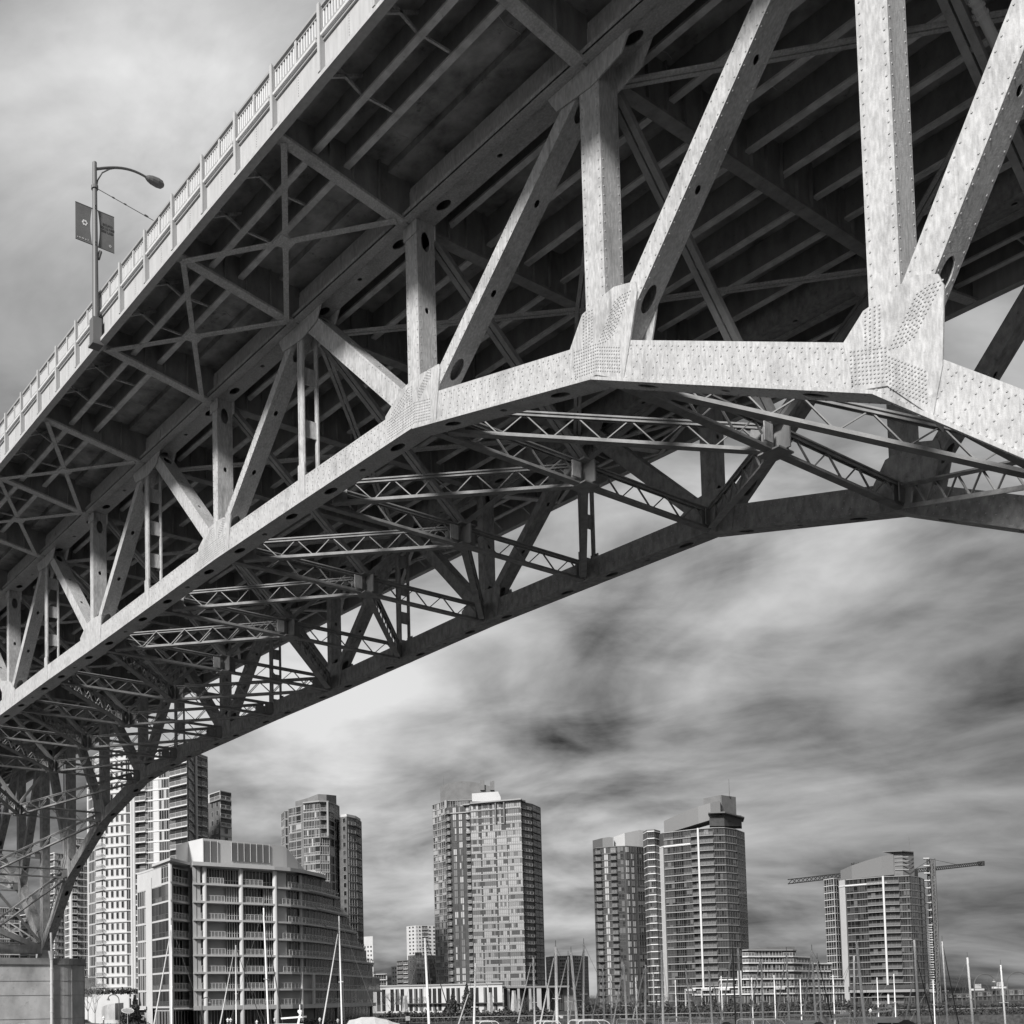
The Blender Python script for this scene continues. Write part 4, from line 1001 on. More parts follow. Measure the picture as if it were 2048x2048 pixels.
for k in range(19):
    z_ = 4+k*2.9; mb = MB(); ho.strip(1860, 1872, z_, z_+.35, 0, 3, SLABW, mb)
    if k < 9: ho.strip(1861, 1871, z_+1.0, z_+1.3, 0, 2.5, SLABW, mb); ho.strip(1861, 1871, z_+1.9, z_+2.2, 0, 2.5, SLABW, mb)
    ho.add('platform', mb)
mb = MB(); q = gpt(1877, 426); lattice_mast(mb, (q.x, q.y, 0), (q.x, q.y, 56), 1.3, MIDW, 34, AR, Vector((AF.x, AF.y, 0)), .16); ho.add('mast', mb); ho.finish()

# low white row with paired tall windows
lw = Bld('town_house_row', 'low white row with groups of three tall dark windows behind the trees', 'building', [(735, 345), (1006, 318)], 'low blocks across the water')
zt = hgt(lw.pf(870), 1969.5); lw.body(735, 1005, 0, zt, WHITEW, depth=10)
lw.strip(735, 1006, zt-.3, zt+.15, -.5, 6, SLABM, kind='roof_slab')
for gidx in range(-1, 6):
    for j in range(3):
        xx = 781.3+gidx*37.3+j*10.2
        if xx < 750 or xx > 998: continue
        lw.win(xx, xx+6.4, .6, zt-1.1, -.06, 2, GL[:2]+GL[:2]+[GL[3]], FRMD, True, fw=.07)
lw.strip(800, 1005, 2.7, 2.95, -2.0, 0, DARKW, kind='balcony_deck'); lw.finish()
lw2 = Bld('town_house_row', 'low pale podium with columns under the bright reflective tower', 'building', [(1005, 322), (1170, 330)], 'low blocks across the water')
zt = hgt(lw2.pf(1060), 1972); lw2.body(1008, 1150, 0, zt-.6, MIDW, depth=10, inset=3); lw2.strip(1005, 1140, zt-.5, zt, -.5, 6, SLABM, kind='roof_slab')
for px in (1015, 1035, 1058, 1074, 1094): lw2.strip(px, px+5 if px != 1074 else px+9, 0, zt-.5, -.2, 1, WHITEW if px > 1060 else GREYP, kind='pale_pier')
for a, b_ in ((1012, 1014), (1022, 1034), (1042, 1056), (1082, 1092), (1100, 1126)): lw2.win(a, b_, .3, zt-.8, 2.5, max(1, int((b_-a)/5)), GL[:3]+GL[:2], FRMD)
lw2.finish()
# distant middle towers
tower('apartment_tower', 'distant white stepped tower between the two dark glass towers', [(816, 640), (835, 632), (876, 636)], 1851, 845, 22, [('S', 819, 846, dict(n=4)), ('B', 847, 858), ('S', 859, 875, dict(n=2))], WHITEW, 816, 876, z0=0, slab_m=None)
def exb(b, lv): b.strip(832, 846, lv[-1], lv[-1]+1.2, -.5, 3, DARKW, kind='parapet')
tower('apartment_tower', 'brick and glass mid-rise in front of the distant white stepped tower', [(818, 500), (833, 494), (851, 496), (872, 500)], 1910, 840, 12, [('S', 820, 831, dict(n=2, fm=FRM)), ('W', 834, 851, dict(n=5, gl=[GL[2], GL[3], GL[4], GL[3], GL[4]])), ('W', 855, 872, dict(n=3, fm=FRMD))], BRICK, 818, 873, slab_m=SLABM, slab_range=[(834, 852)], extra=exb)
tower('apartment_tower', 'brick mid-rise with dark stacked balconies left of the round glazed bay', [(795, 520), (818, 510)], 1921, 805, 11, [('B', 796, 806, dict(m=SLABD)), ('B', 808, 817)], BRICK, 795, 819)
tower('apartment_tower', 'small pale block at the left end of the brick mid-rises', [(784, 540), (796, 536)], 1933, 790, 10, [('S', 785, 795, dict(n=2))], LIGHTW, 784, 796)
tower('apartment_tower', 'slim pale tower just right of the curved apartment block', [(728, 520), (748, 516)], 1873, 738, 17, [('S', 729, 747, dict(n=3, k1=15)), ('P', 729, 747, dict(k0=15, m=WHITEW))], LIGHTW, 728, 748)
tower('apartment_block', 'low white terraced block with black roof boxes in the gap of sky', [(748, 560), (775, 556)], 1948, 760, 6, [('W', 749, 773, dict(n=5, gl=[GL[0]]*5))], WHITEW, 748, 775, slab_m=SLABW, slab_proj=1.5)
def exm(b, lv):
    for a_, z_ in ((1120, 2), (1143, 2.6), (1158, 1.6)): b.strip(a_, a_+10, lv[-1], lv[-1]+z_, 2, 6, DARKW, kind='roof_box')
    b.mast(1131, 1908, 1880)
tower('apartment_tower', 'squat mid grey tower with a round front behind the densest masts', [(1094, 540), (1104, 532), (1122, 526), (1150, 524), (1170, 530), (1179, 538)], 1911, 1145, 15, [('S', 1096, 1120, dict(n=3, fm=FRM)), ('W', 1122, 1134, dict(n=3)), ('S', 1136, 1150, dict(n=2, fm=FRM)), ('W', 1152, 1163, dict(n=3)), ('S', 1165, 1178, dict(n=2))], MIDW, 1094, 1179, slab_m=SLABM, slab_proj=.2)
# right hand far low row
for i, (a, b_, yt, lab) in enumerate(((1888, 1945, 1987, 'dark low town houses directly right of the hoist'), (1948, 1990, 1982, 'dark low town houses behind the first hooked lamp'), (1993, 2075, 1978, 'dark low town houses cut by the right edge'))):
    t = Bld('town_house_row', lab, 'building', [(a, 470), (b_, 474)], 'low blocks across the water'); zt = hgt(t.pf(a), yt)
    t.body(a, b_, 0, zt, BRICK, depth=8); n = int((b_-a)/9)
    for k in range(n):
        t.win(a+9*k+1.5, a+9*k+7, .4, zt*.45, -.06, 2, GL[:3]+GL[:2], FRMD); t.win(a+9*k+1.5, a+9*k+7, zt*.5, zt-.6, -.06, 2, GL[:3]+GL[:2], FRM if k % 2 else FRMD)
    t.strip(a, b_, zt*.46, zt*.5, -.6, .2, SLABM, kind='floor_slab')
    if i: t.strip(a-8, a+22, zt+.2, zt+1.0, 0, 4, SLABW, kind='roof_canopy'); t.strip(a+2, a+16, zt+1.2, zt+3.0, 1, 4, LIGHTW, kind='roof_box')
    t.finish()
# waterfront white wall, ramp wall, oval sign by the pier
wl = Bld('garden_wall', 'white planted retaining wall between the pier and the pale block', 'wall', [(160, 232), (262, 222)], None)
wl.strip(184, 258, 0, hgt(wl.pf(220), 1986), 0, 1.2, WHITEW, kind='wall'); wl.strip(160, 186, 0, hgt(wl.pf(170), 1994), .6, 1.6, LIGHTW, kind='wall'); wl.strip(160, 183, hgt(wl.pf(170), 1992), hgt(wl.pf(170), 1954), 8, 12, BRICK, kind='dark_wall'); wl.finish()
rw = Bld('ramp_wall', 'curved concrete ramp wall in front of the white planted wall', 'wall', [(203, 205), (225, 200), (247, 204)], None)
rw.slope_body(203, 247, lambda x: 2040, [(203, 2014), (215, 2009), (230, 2006.5), (247, 2005.5)], CONC, depth=.5, name='wall'); rw.finish()
sg = thing('oval_sign', 'white rimmed oval sign on a post by the pale block entrance', 'sign', gpt(255, 196))
q = P3(255, 2021, 196); mb = MB(); N = 28; rt_ = Vector((AR.x, AR.y, 0)).normalized(); fw_ = Vector((AF.x, AF.y, 0)).normalized()
for (ra, rb, ins, m_) in ((1.15, .52, 0, WHITE), (.98, .37, -.06, mat('sign_face', .5))):
    mb.prism([q+rt_*(ra*math.cos(2*math.pi*k/N))+Vector((0, 0, rb*math.sin(2*math.pi*k/N)-.06*math.cos(2*math.pi*k/N)))+fw_*ins for k in range(N)], fw_*.1, m_)
mb.build('sign_face', sg); mb = MB(); mb.tube((q.x, q.y, 0), (q.x, q.y, q.z-.5), .06, .06, FRM, 6); mb.build('post', sg)

# ------------------------------------------------------------------ VEGETATION
LEAF = mat('leaf_dark', .035, rough=.8, var=.5, scale=1.5); LEAFM = mat('leaf_mid', .07, rough=.8, var=.5, scale=1.5); BARK = mat('bark', .11, rough=.9); BARKL = mat('bark_pale', .22, rough=.9)
def leafcloud(mb, n, fn, size, rng, m=None):
    for _ in range(n):
        c = Vector(fn()); a = Vector((rng.gauss(0, 1), rng.gauss(0, 1), rng.gauss(0, .7))).normalized(); b = a.orthogonal().normalized()
        s_ = size*rng.uniform(.6, 1.4); mb.face([c-a*s_, c+b*s_*.5, c+a*s_, c-b*s_*.5], m or (LEAF if rng.random() < .6 else LEAFM))
def conifer(px, D, ytop, w, label):
    P = gpt(px, D); zt = hgt(P, ytop); rng = random.Random(int(px)); t = thing('conifer_tree', label, 'tree', P, 'evergreens on the far bank')
    mb = MB(); mb.tube(P, (P.x, P.y, zt*.9), .16, .04, BARK, 6); mb.build('trunk', t)
    mb = MB()
    def fn():
        h = rng.random()**1.3; layer = (math.sin(h*34)*.22+1); r = w*(1-h)*layer*math.sqrt(rng.random())*1.05; a = rng.uniform(0, 2*math.pi)
        return (P.x+r*math.cos(a), P.y+r*math.sin(a), .5+(zt-.5)*h)
    leafcloud(mb, 1500, fn, .22, rng); mb.build('crown', t)
for px, D, yt, w, lb in ((906, 212, 1982, 1.3, 'small pointed evergreen behind others, left of centre bank'), (934, 200, 1968, 1.9, 'tallest pointed evergreen in front of the low white row'), (950, 190, 2010, 1.6, 'low dark evergreen at the foot of the tallest one'), (893, 196, 2012, 1.5, 'short dark evergreen left of the tallest one'), (1012, 195, 2014, 2.0, 'rounded dark evergreen near the first tall mast'), (1462, 200, 1998, 1.6, 'narrow dark evergreen by the pale frames right of centre'), (270, 200, 1990, 1.5, 'dark conical evergreen between the white wall and the pale block'), (1072, 200, 2012, 1.7, 'dark evergreen among the densest masts')):
    conifer(px, D, yt, w, lb)
def baretree(px, D, ytop, label, rng, pale=False, zb=0.0):
    P = gpt(px, D, zb); h = hgt(P, ytop)-zb; t = thing('bare_tree', label, 'tree', P, 'leafless trees on the far bank')
    m = BARKL if pale else BARK; mb = MB(); mb.tube(P, P+Vector((0, 0, h*.35)), .09, .07, m, 6); mb.build('trunk', t)
    mb = MB()
    def br(p, d, L_, r, k):
        q = p+d*L_; mb.tube(p, q, r, r*.6, m, 3, False)
        if k == 0: return
        for _ in range(3):
            dd = (d+Vector((rng.gauss(0, .42), rng.gauss(0, .42), rng.gauss(.1, .3)))).normalized(); br(q, dd, L_*.72, r*.58, k-1)
    for _ in range(5): br(P+Vector((0, 0, h*.3)), Vector((rng.gauss(0, .35), rng.gauss(0, .35), 1)).normalized(), h*.26, .05, 4)
    mb.build('crown', t)
rg = random.Random(5)
bt = [(176, 188, 1950, 'leafless tree right beside the pier'), (190, 192, 1965, 'second leafless tree from the pier'), (785, 205, 1985, 'leafless tree in front of the left end of the white row'), (812, 210, 1990, 'leafless tree left of the tower-lamp sign'), (845, 205, 1992, 'leafless shrub-like tree near the black lamp post'), (1045, 215, 1995, 'leafless tree right of the first tall mast'), (1185, 220, 1990, 'leafless tree in the sky gap beside the darkest tower'), (1240, 205, 1992, 'leafless pale tree before the darkest tower'), (1268, 205, 1996, 'second leafless pale tree before the darkest tower'), (1345, 205, 1990, 'leafless tree below the white strip'), (1400, 205, 1994, 'leafless tree between the pale frames'), (1600, 210, 1998, 'leafless tree under the stepped low block'), (1925, 300, 1950, 'leafless tree against the sky left of the hooked lamps'), (1985, 300, 1955, 'leafless tree between the hooked lamps')]
for px, D, yt, lb in bt: baretree(px, D, yt, lb, rg, pale=px in (1240, 1268, 190))
def hedge(name, spans, zf, n, size, label=None):
    rng = random.Random(11); mb = MB()
    for (a, b, D, z0, z1) in spans:
        def fn():
            x = rng.uniform(a, b); P = gpt(x, D+rng.uniform(0, 2.5)); hh = z0+(z1-z0)*(.72+.22*math.sin(x*.43)*math.sin(x*.17+1)+.12*math.sin(x*1.7))*rng.random()**.8; return (P.x, P.y, hh)
        leafcloud(mb, int(n*(b-a)/100*(z1-z0)), fn, size, rng)
    o = mb.build(name); tag(o, kind='stuff'); return o
hedge('hedge', [(760, 1110, 186, .2, 2.3), (1150, 1700, 205, .2, 3.2), (1700, 2100, 240, .2, 1.7), (150, 275, 214, 6.2-.2, 7.2), (240, 280, 198, 0, 3)], 0, 700, .24)
hedge('shrubs', [(600, 700, 183, .1, 1.1), (1180, 1660, 190, .1, 2.6), (180, 300, 186, 0, .9), (1690, 2100, 186, .1, 1.5), (760, 1110, 182, .1, 1.0)], 0, 420, .2)
# seawall fence and promenade
fn_ = Bld('promenade_railing', 'long low promenade fence above the far seawall', 'fence', [(720, 180), (1110, 184), (1700, 190), (2100, 200)], None)
mb = MB()
for z_ in (.25, 1.05): 
    ks = fn_.knots(720, 2100)
    for a, b_ in zip(ks, ks[1:]): mb.tube(fn_.pf(a, 0, z_), fn_.pf(b_, 0, z_), .05, .05, FRM if z_ > 1 else MIDW, 4)
x = 720
while x < 2100: P = fn_.pf(x); mb.tube((P.x, P.y, 0), (P.x, P.y, 1.05), .04, .04, FRMD, 4); x += 14
fn_.add('fence', mb); fn_.finish()
sw = MB()
ks = [gpt(x, 175.5) for x in (-300, 300, 760, 1150, 1600, 2100)]
for a, b_ in zip(ks, ks[1:]): sw.box8([(a.x, a.y, -3), (b_.x, b_.y, -3), (b_.x+AF.x, b_.y+AF.y, -3), (a.x+AF.x, a.y+AF.y, -3), (a.x, a.y, .25), (b_.x, b_.y, .25), (b_.x+AF.x, b_.y+AF.y, .25), (a.x+AF.x, a.y+AF.y, .25)], mat('seawall_stone', .07, rough=.95, var=.6, scale=1.5, detail=8))
tag(sw.build('seawall'), 'dark rubble seawall along the far bank', 'wall')
# parked cars on the far bank
def car(px, D, label, shade):
    P = gpt(px, D); t = thing('parked_car', label, 'car', P, 'cars parked on the far bank'); m = mat('car_paint_%d' % int(shade*100), shade, rough=.3)
    u = Vector((AR.x, AR.y, 0)).normalized(); v = Vector((0, 0, 1)); w_ = Vector((AF.x, AF.y, 0)).normalized(); q = lambda a, b_: P+u*a+v*b_
    mb = MB(); mb.prism([q(a, b_) for a, b_ in ((-2.2, .35), (2.2, .35), (2.25, .75), (1.2, .9), (-1.9, .95), (-2.25, .8))], w_*1.7, m); mb.build('body', t)
    mb = MB(); mb.prism([q(a, b_)+w_*.1 for a, b_ in ((-1.8, .93), (1.2, .9), (.5, 1.42), (-1.2, 1.45))], w_*1.5, GL[1]); mb.build('cabin', t)
    mb = MB(); mb.prism([q(a, b_)+w_*.15 for a, b_ in ((-1.15, 1.44), (.45, 1.41), (.4, 1.47), (-1.1, 1.5))], w_*1.4, m); mb.build('roof', t)
    for a in (-1.4, 1.4): mb = MB(); mb.tube(q(a, .33)-w_*.05, q(a, .33)+w_*.2, .33, .33, DARK, 10); mb.build('wheel', t)
for px, D, s_, lb in ((166, 186, .1, 'dark car at the foot of the pier'), (1655, 198, .06, 'dark car below the stepped low block'), (775, 190, .35, 'silver car left of the black lamp post'), (1100, 195, .5, 'pale car among the densest masts'), (1690, 198, .25, 'grey car right of the dark one')): car(px, D, lb, s_)
# stone obelisks
for px, yt, lb in ((810, 1992, 'pale tapering stone obelisk left of the black lamp post'), (980, 1985, 'pale tapering stone obelisk right of the tallest evergreen'), (1028, 1981, 'pale tapering stone obelisk behind the first tall mast')):
    P = gpt(px, 206); z_ = hgt(P, yt); mb = MB(); mb.tube((P.x, P.y, 0), (P.x, P.y, z_), .85, .32, mat('obelisk_stone', .4, rough=.9, var=.3, scale=2), 4); tag(mb.build('obelisk'), lb, 'obelisk', 'stone obelisks on the far bank')
# lamps
def dock_lamp(px, py, D, label, black=False):
    P = P3(px, py, D); t = thing('dock_lamp', label, 'lamp post', (P.x, P.y, -2.5), 'dock lamps with white cone caps'); mb = MB()
    mb.tube((P.x, P.y, -2.5), (P.x, P.y, P.z-.15), .08, .08, FRMD, 8); mb.build('post', t)
    mb = MB(); mb.tube(P-Vector((0, 0, .15)), P+Vector((0, 0, .05)), .10, .13, WHITE, 10); mb.tube(P+Vector((0, 0, .05)), P+Vector((0, 0, .28)), .2, .02, WHITE, 10); mb.build('cap', t)
    if black:
        mb = MB(); mb.box((P.x-.12, P.y-.12, -1), (P.x+.12, P.y+.12, P.z-.1), DARK); mb.build('black_box', t)
        u = Vector((AR.x, AR.y, 0)).normalized()*.24; q = P-Vector((AF.x, AF.y, 0))*.3; mb = MB(); mb.box8([q-u-Vector((0, 0, 1.05)), q+u-Vector((0, 0, 1.05)), q+u*1.0+Vector((0, .02, -1.05)), q-u+Vector((0, .02, -1.05)), q-u-Vector((0, 0, .55)), q+u-Vector((0, 0, .55)), q+u+Vector((0, .02, -.55)), q-u+Vector((0, .02, -.55))], WHITE); mb.build('notice_plate', t)
for px, py, lb, bl in ((17, 2033, 'dock lamp in front of the concrete pier', 0), (207, 2037, 'dock lamp between pier and pale block', 0), (455, 2041, 'left lamp of the close pair before the pale block doors', 0), (461, 2041, 'right lamp of the close pair before the pale block doors', 0), (513, 2045, 'low dock lamp left of the white motor yacht', 0), (549, 2040, 'dock lamp just touching the white motor yacht', 0), (639, 2040, 'dock lamp between the yacht and the curved block base', 0), (675, 2042, 'dock lamp left of the covered boat', 0), (814, 2022, 'tall dock lamp on a black post with a white notice', 1), (927, 2036, 'dock lamp below the tallest evergreen', 0), (960, 2037, 'dock lamp right of the tallest evergreen', 0), (1740, 2022, 'dock lamp below the rightmost tower', 0)):
    dock_lamp(px, py, 120, lb, bl)
def hook_lamp(px, D, ytop, lean, label, name='hooked_lamp'):
    P = gpt(px, D); z_ = hgt(P, ytop); t = thing(name, label, 'street lamp', P, 'hooked lamps on the far bank'); u = Vector((AR.x, AR.y, 0)).normalized(); mb = MB()
    r = 1.9*abs(lean); sgn = 1 if lean > 0 else -1; pts = [P, P+Vector((0, 0, z_-r))]
    for k in range(1, 10): a = math.pi*k/10*.9; pts.append(P+u*sgn*(r*(1-math.cos(a)))+Vector((0, 0, z_-r+r*math.sin(a))))
    mb.path(pts, .09, FRMD, 6); mb.build('hooked_pole', t); e = pts[-1]; mb = MB(); mb.tube(e, e-Vector((0, 0, .5)), .05, .3, FRMD, 10); mb.tube(e-Vector((0, 0, .5)), e-Vector((0, 0, .62)), .3, .24, WHITE, 10); mb.build('lamp_shade', t)
hook_lamp(238, 196, 1989, -.55, 'hooked lamp in front of the white planted wall'); hook_lamp(1950, 190, 1948, 1.0, 'left of the two large hooked lamps at the right'); hook_lamp(2016, 190, 1944, 1.0, 'right of the two large hooked lamps at the right'); hook_lamp(404, 185, 1995, .4, 'small hooked lamp in front of the pale block doors')

# ------------------------------------------------------------------ BOATS
SAIL = mat('sail_cloth', .62, rough=.8, var=.08, scale=4); MAST = mat('mast_alloy', .9, rough=.4); HULL = mat('hull_white', .75, rough=.35); CANV = mat('canvas_pale', .6, rough=.8, var=.1, scale=2); DKCAN = mat('canvas_dark', .04, rough=.8)
def hull(mb, P, u, w_, L_, B_, z0, z1, m):
    n = 10; ring = []
    for (z_, k) in ((z0, .72), (z1-.3, .97), (z1, 1.0)):
        r = []
        for i in range(n+1): t = i/n; r.append(P+u*(L_*(t-.5)*(.92 if k < .9 else 1))+w_*(B_*k*.5*math.sin(math.pi*min(1, (t*.88+.12)))**.6)+Vector((0, 0, z_+.35*(t-.4)**2*(1 if k > .9 else 0))))
        for i in range(n, -1, -1): t = i/n; r.append(P+u*(L_*(t-.5)*(.92 if k < .9 else 1))-w_*(B_*k*.5*math.sin(math.pi*min(1, (t*.88+.12)))**.6)+Vector((0, 0, z_+.35*(t-.4)**2*(1 if k > .9 else 0))))
        ring.append(r)
    N = len(ring[0])
    for a, b_ in ((0, 1), (1, 2)):
        for i in range(N): mb.face([ring[a][i], ring[a][(i+1) % N], ring[b_][(i+1) % N], ring[b_][i]], m)
    mb.face(ring[2], m)
u0 = Vector((AR.x, AR.y, 0)).normalized(); w0 = Vector((AF.x, AF.y, 0)).normalized()
def sailboat(xb, yb, xt, yt, D, label, jib=None, back=None, mr=.09, dark=False, spread=(.55,)):
    B_ = P3(xb, yb, D); T = P3(xt, yt, D); d = (T-B_).normalized(); base = B_-d*((B_.z-(-1.2))/d.z)
    t = thing('sailboat', label, 'sailboat', (base.x, base.y, -2.5), 'sailboats moored in the marina')
    ang = random.Random(int(xb)).uniform(-.5, .5); hd = (u0*math.cos(ang)+w0*math.sin(ang)) if not jib else (w0*.35+u0*(1 if jib[0] > xb else -1)).normalized(); sd_ = Vector((-hd.y, hd.x, 0)); L_ = 9.5
    mb = MB(); hull(mb, Vector((base.x, base.y, 0)), hd, sd_, L_, 3.0, -2.9, -1.5, HULL); mb.build('hull', t)
    mb = MB(); c = Vector((base.x, base.y, -1.5))-hd*.6; mb.prism([c+hd*a+Vector((0, 0, z_))-sd_*.9 for a, z_ in ((-1.8, 0), (2.4, 0), (1.9, .45), (-1.6, .55))], sd_*1.8, HULL); mb.build('cabin', t)
    mm = mat('mast_dark', .07, rough=.5) if dark else MAST
    mr = mr*1.12; mb = MB(); mb.tube(base, T, mr, mr*.8, mm, 8); mb.tube(T, T+Vector((0, 0, .5)), .02, .02, FRMD, 4); mb.build('mast', t)
    mb = MB()
    for s_ in spread: c = base.lerp(T, s_); mb.tube(c-sd_*.8-u0*.4, c+sd_*.8+u0*.4, .035, .035, mm, 4)
    mb.build('spreader', t)
    mb = MB(); b0 = base+Vector((0, 0, 1.3)); mb.tube(b0, b0-hd*3.4, .07, .06, mm, 6); mb.tube(b0-hd*.2+Vector((0, 0, .16)), b0-hd*3.2+Vector((0, 0, .12)), .14, .1, DKCAN, 8); mb.build('boom', t)
    mb = MB()
    for a in (1, -1): mb.tube(T, base+sd_*a*1.3, .012, .012, FRMD, 3, False)
    bk = base-hd*4.4; mb.tube(T, bk, .014, .014, FRMD, 3, False); mb.build('rigging', t)
    if jib:
        J0_, J1_ = P3(jib[0], jib[1], D+(jib[4] if len(jib) > 4 else 0)), P3(jib[2], jib[3], D); dd = (J1_-J0_).normalized(); J0_ = J0_-dd*((J0_.z+1.3)/dd.z if dd.z else 0)
        mb = MB(); mb.tube(J0_, J1_, .085, .04, SAIL, 8); mb.tube(J1_, T, .015, .015, FRMD, 4); mb.build('furled_jib', t)
    if back:
        J0_, J1_ = P3(back[0], back[1], D+1), P3(back[2], back[3], D); mb = MB(); dd = (J1_-J0_).normalized(); mb.tube(J0_-dd*((J0_.z+1.3)/dd.z), J1_, .05, .03, DKCAN, 6); mb.build('furled_dark_sail', t)
sb = [
 (343, 2046, 344, 1850, 96, 'sailboat with a tall white furled jib slanting left before the pale block corner', (308, 2047, 341, 1872), None, .065),
 (472, 2046, 473, 1890, 112, 'sailboat between two slanting stays before the pale block doors', (440, 2047, 470, 1899), (523, 2047, 475, 1900), .07),
 (536, 2047, 530, 1816, 88, 'sailboat with a tall mast and dark slanting sail before the pale block', None, (565, 2047, 535, 1850), .075),
 (683, 2047, 681, 1832, 92, 'sailboat whose furled jib crosses the curved end of the pale block', (645, 2047, 678, 1868), None, .065),
 (857, 2047, 852.5, 1876, 88, 'sailboat with the mast before the brick mid-rises and a dark stay to the right', None, (905, 2047, 856, 1880), .10),
 (947, 2047, 952.8, 1926, 92, 'sailboat leaning right in front of the dark brick tower', (916, 2048, 937, 1988), None, .085),
 (1068, 2047, 1069, 1915, 96, 'sailboat at the right edge of the bright reflective tower', (1034, 2048, 1064, 1926), None, .08),
 (1113, 2047, 1114.5, 1893, 88, 'leftmost of the dense mast cluster, with the thickest mast', (1079, 2048, 1110, 1916), None, .12),
 (1135, 2046, 1139, 1913, 96, 'second mast of the dense cluster, leaning slightly right', (1107, 2033, 1136, 1920), None, .08),
 (1153, 2046, 1145, 1905, 92, 'third mast of the dense cluster, clearly leaning left', None, None, .11),
 (1166, 2030, 1171, 1888, 98, 'tallest mast of the dense cluster with a wind vane on top', (1135, 2048, 1168, 1908), None, .085),
 (1207, 2032, 1207, 1932, 108, 'sailboat in front of the left edge of the darkest tower', (1185, 2032, 1203, 1953), None, .08),
 (1252, 2047, 1250, 1928, 96, 'sailboat in front of the middle of the darkest tower', (1226, 2042, 1248, 1935), None, .08),
 (1289, 2047, 1293.5, 1930, 96, 'sailboat in front of the right side of the darkest tower', (1262, 2048, 1291, 1937), None, .08),
 (1325, 2043, 1326.6, 1900, 94, 'sailboat whose mast runs along the left of the white strip', None, None, .10),
 (1380, 2038, 1374, 1937, 98, 'sailboat with its furled jib slanting right below the tower with the mast', (1400, 2037, 1378, 1950), None, .075),
 (1423, 2045, 1419.7, 1932, 96, 'sailboat with crossed stays under the tower with the mast', (1442, 2035, 1428, 1968), None, .08),
 (1470, 2048, 1469, 1900, 94, 'sailboat with a darker mast right of the crossed stays', (1440, 2048, 1467, 1907), None, .07),
 (1482, 2040, 1480, 1897, 96, 'sailboat with a bright mast close right of a darker one', None, None, .085),
 (1525, 2035, 1525.8, 1918, 96, 'sailboat before the left part of the stepped low block', (1498, 2038, 1523, 1922), None, .08),
 (1577, 2030, 1577, 1905, 98, 'sailboat before the middle of the stepped low block', (1552, 2035, 1574, 1918), None, .075),
 (1630, 2045, 1628, 1901, 92, 'sailboat at the sky gap left of the rightmost tower', (1604, 2046, 1625, 1915), None, .09),
 (1641, 2030, 1638, 1918, 96, 'sailboat with a dark furled sail slanting right in the sky gap', None, (1664, 2046, 1640, 1922), .075),
 (1708, 2028, 1712, 1912, 102, 'shorter mast on the white strip of the rightmost tower', None, None, .085),
 (1727, 2035, 1718, 1884, 92, 'left-leaning thick mast before the rightmost tower', None, None, .115),
 (1836, 2034, 1834, 1880, 94, 'sailboat with dark sails on both sides before the rightmost tower', (1812, 2030, 1830, 1952), (1862, 2038, 1838, 1920), .10),
 (1893, 2037, 1890, 1883, 96, 'sailboat with a dark stay slanting right, right of the hoist', None, (1913, 2034, 1891, 1890), .065),
 (1943, 2030, 1939, 1915, 98, 'sailboat with a bright mast left of the hooked lamps', None, None, .10),
 (2008, 2030, 2005, 1930, 100, 'rightmost sailboat with a thin bright mast', None, None, .075),
]
for (xb, yb, xt, yt, D, lb, jb, bk, mr) in sb: sailboat(xb, yb, xt, yt, D, lb, jb, bk, mr, dark=(xb == 1470))
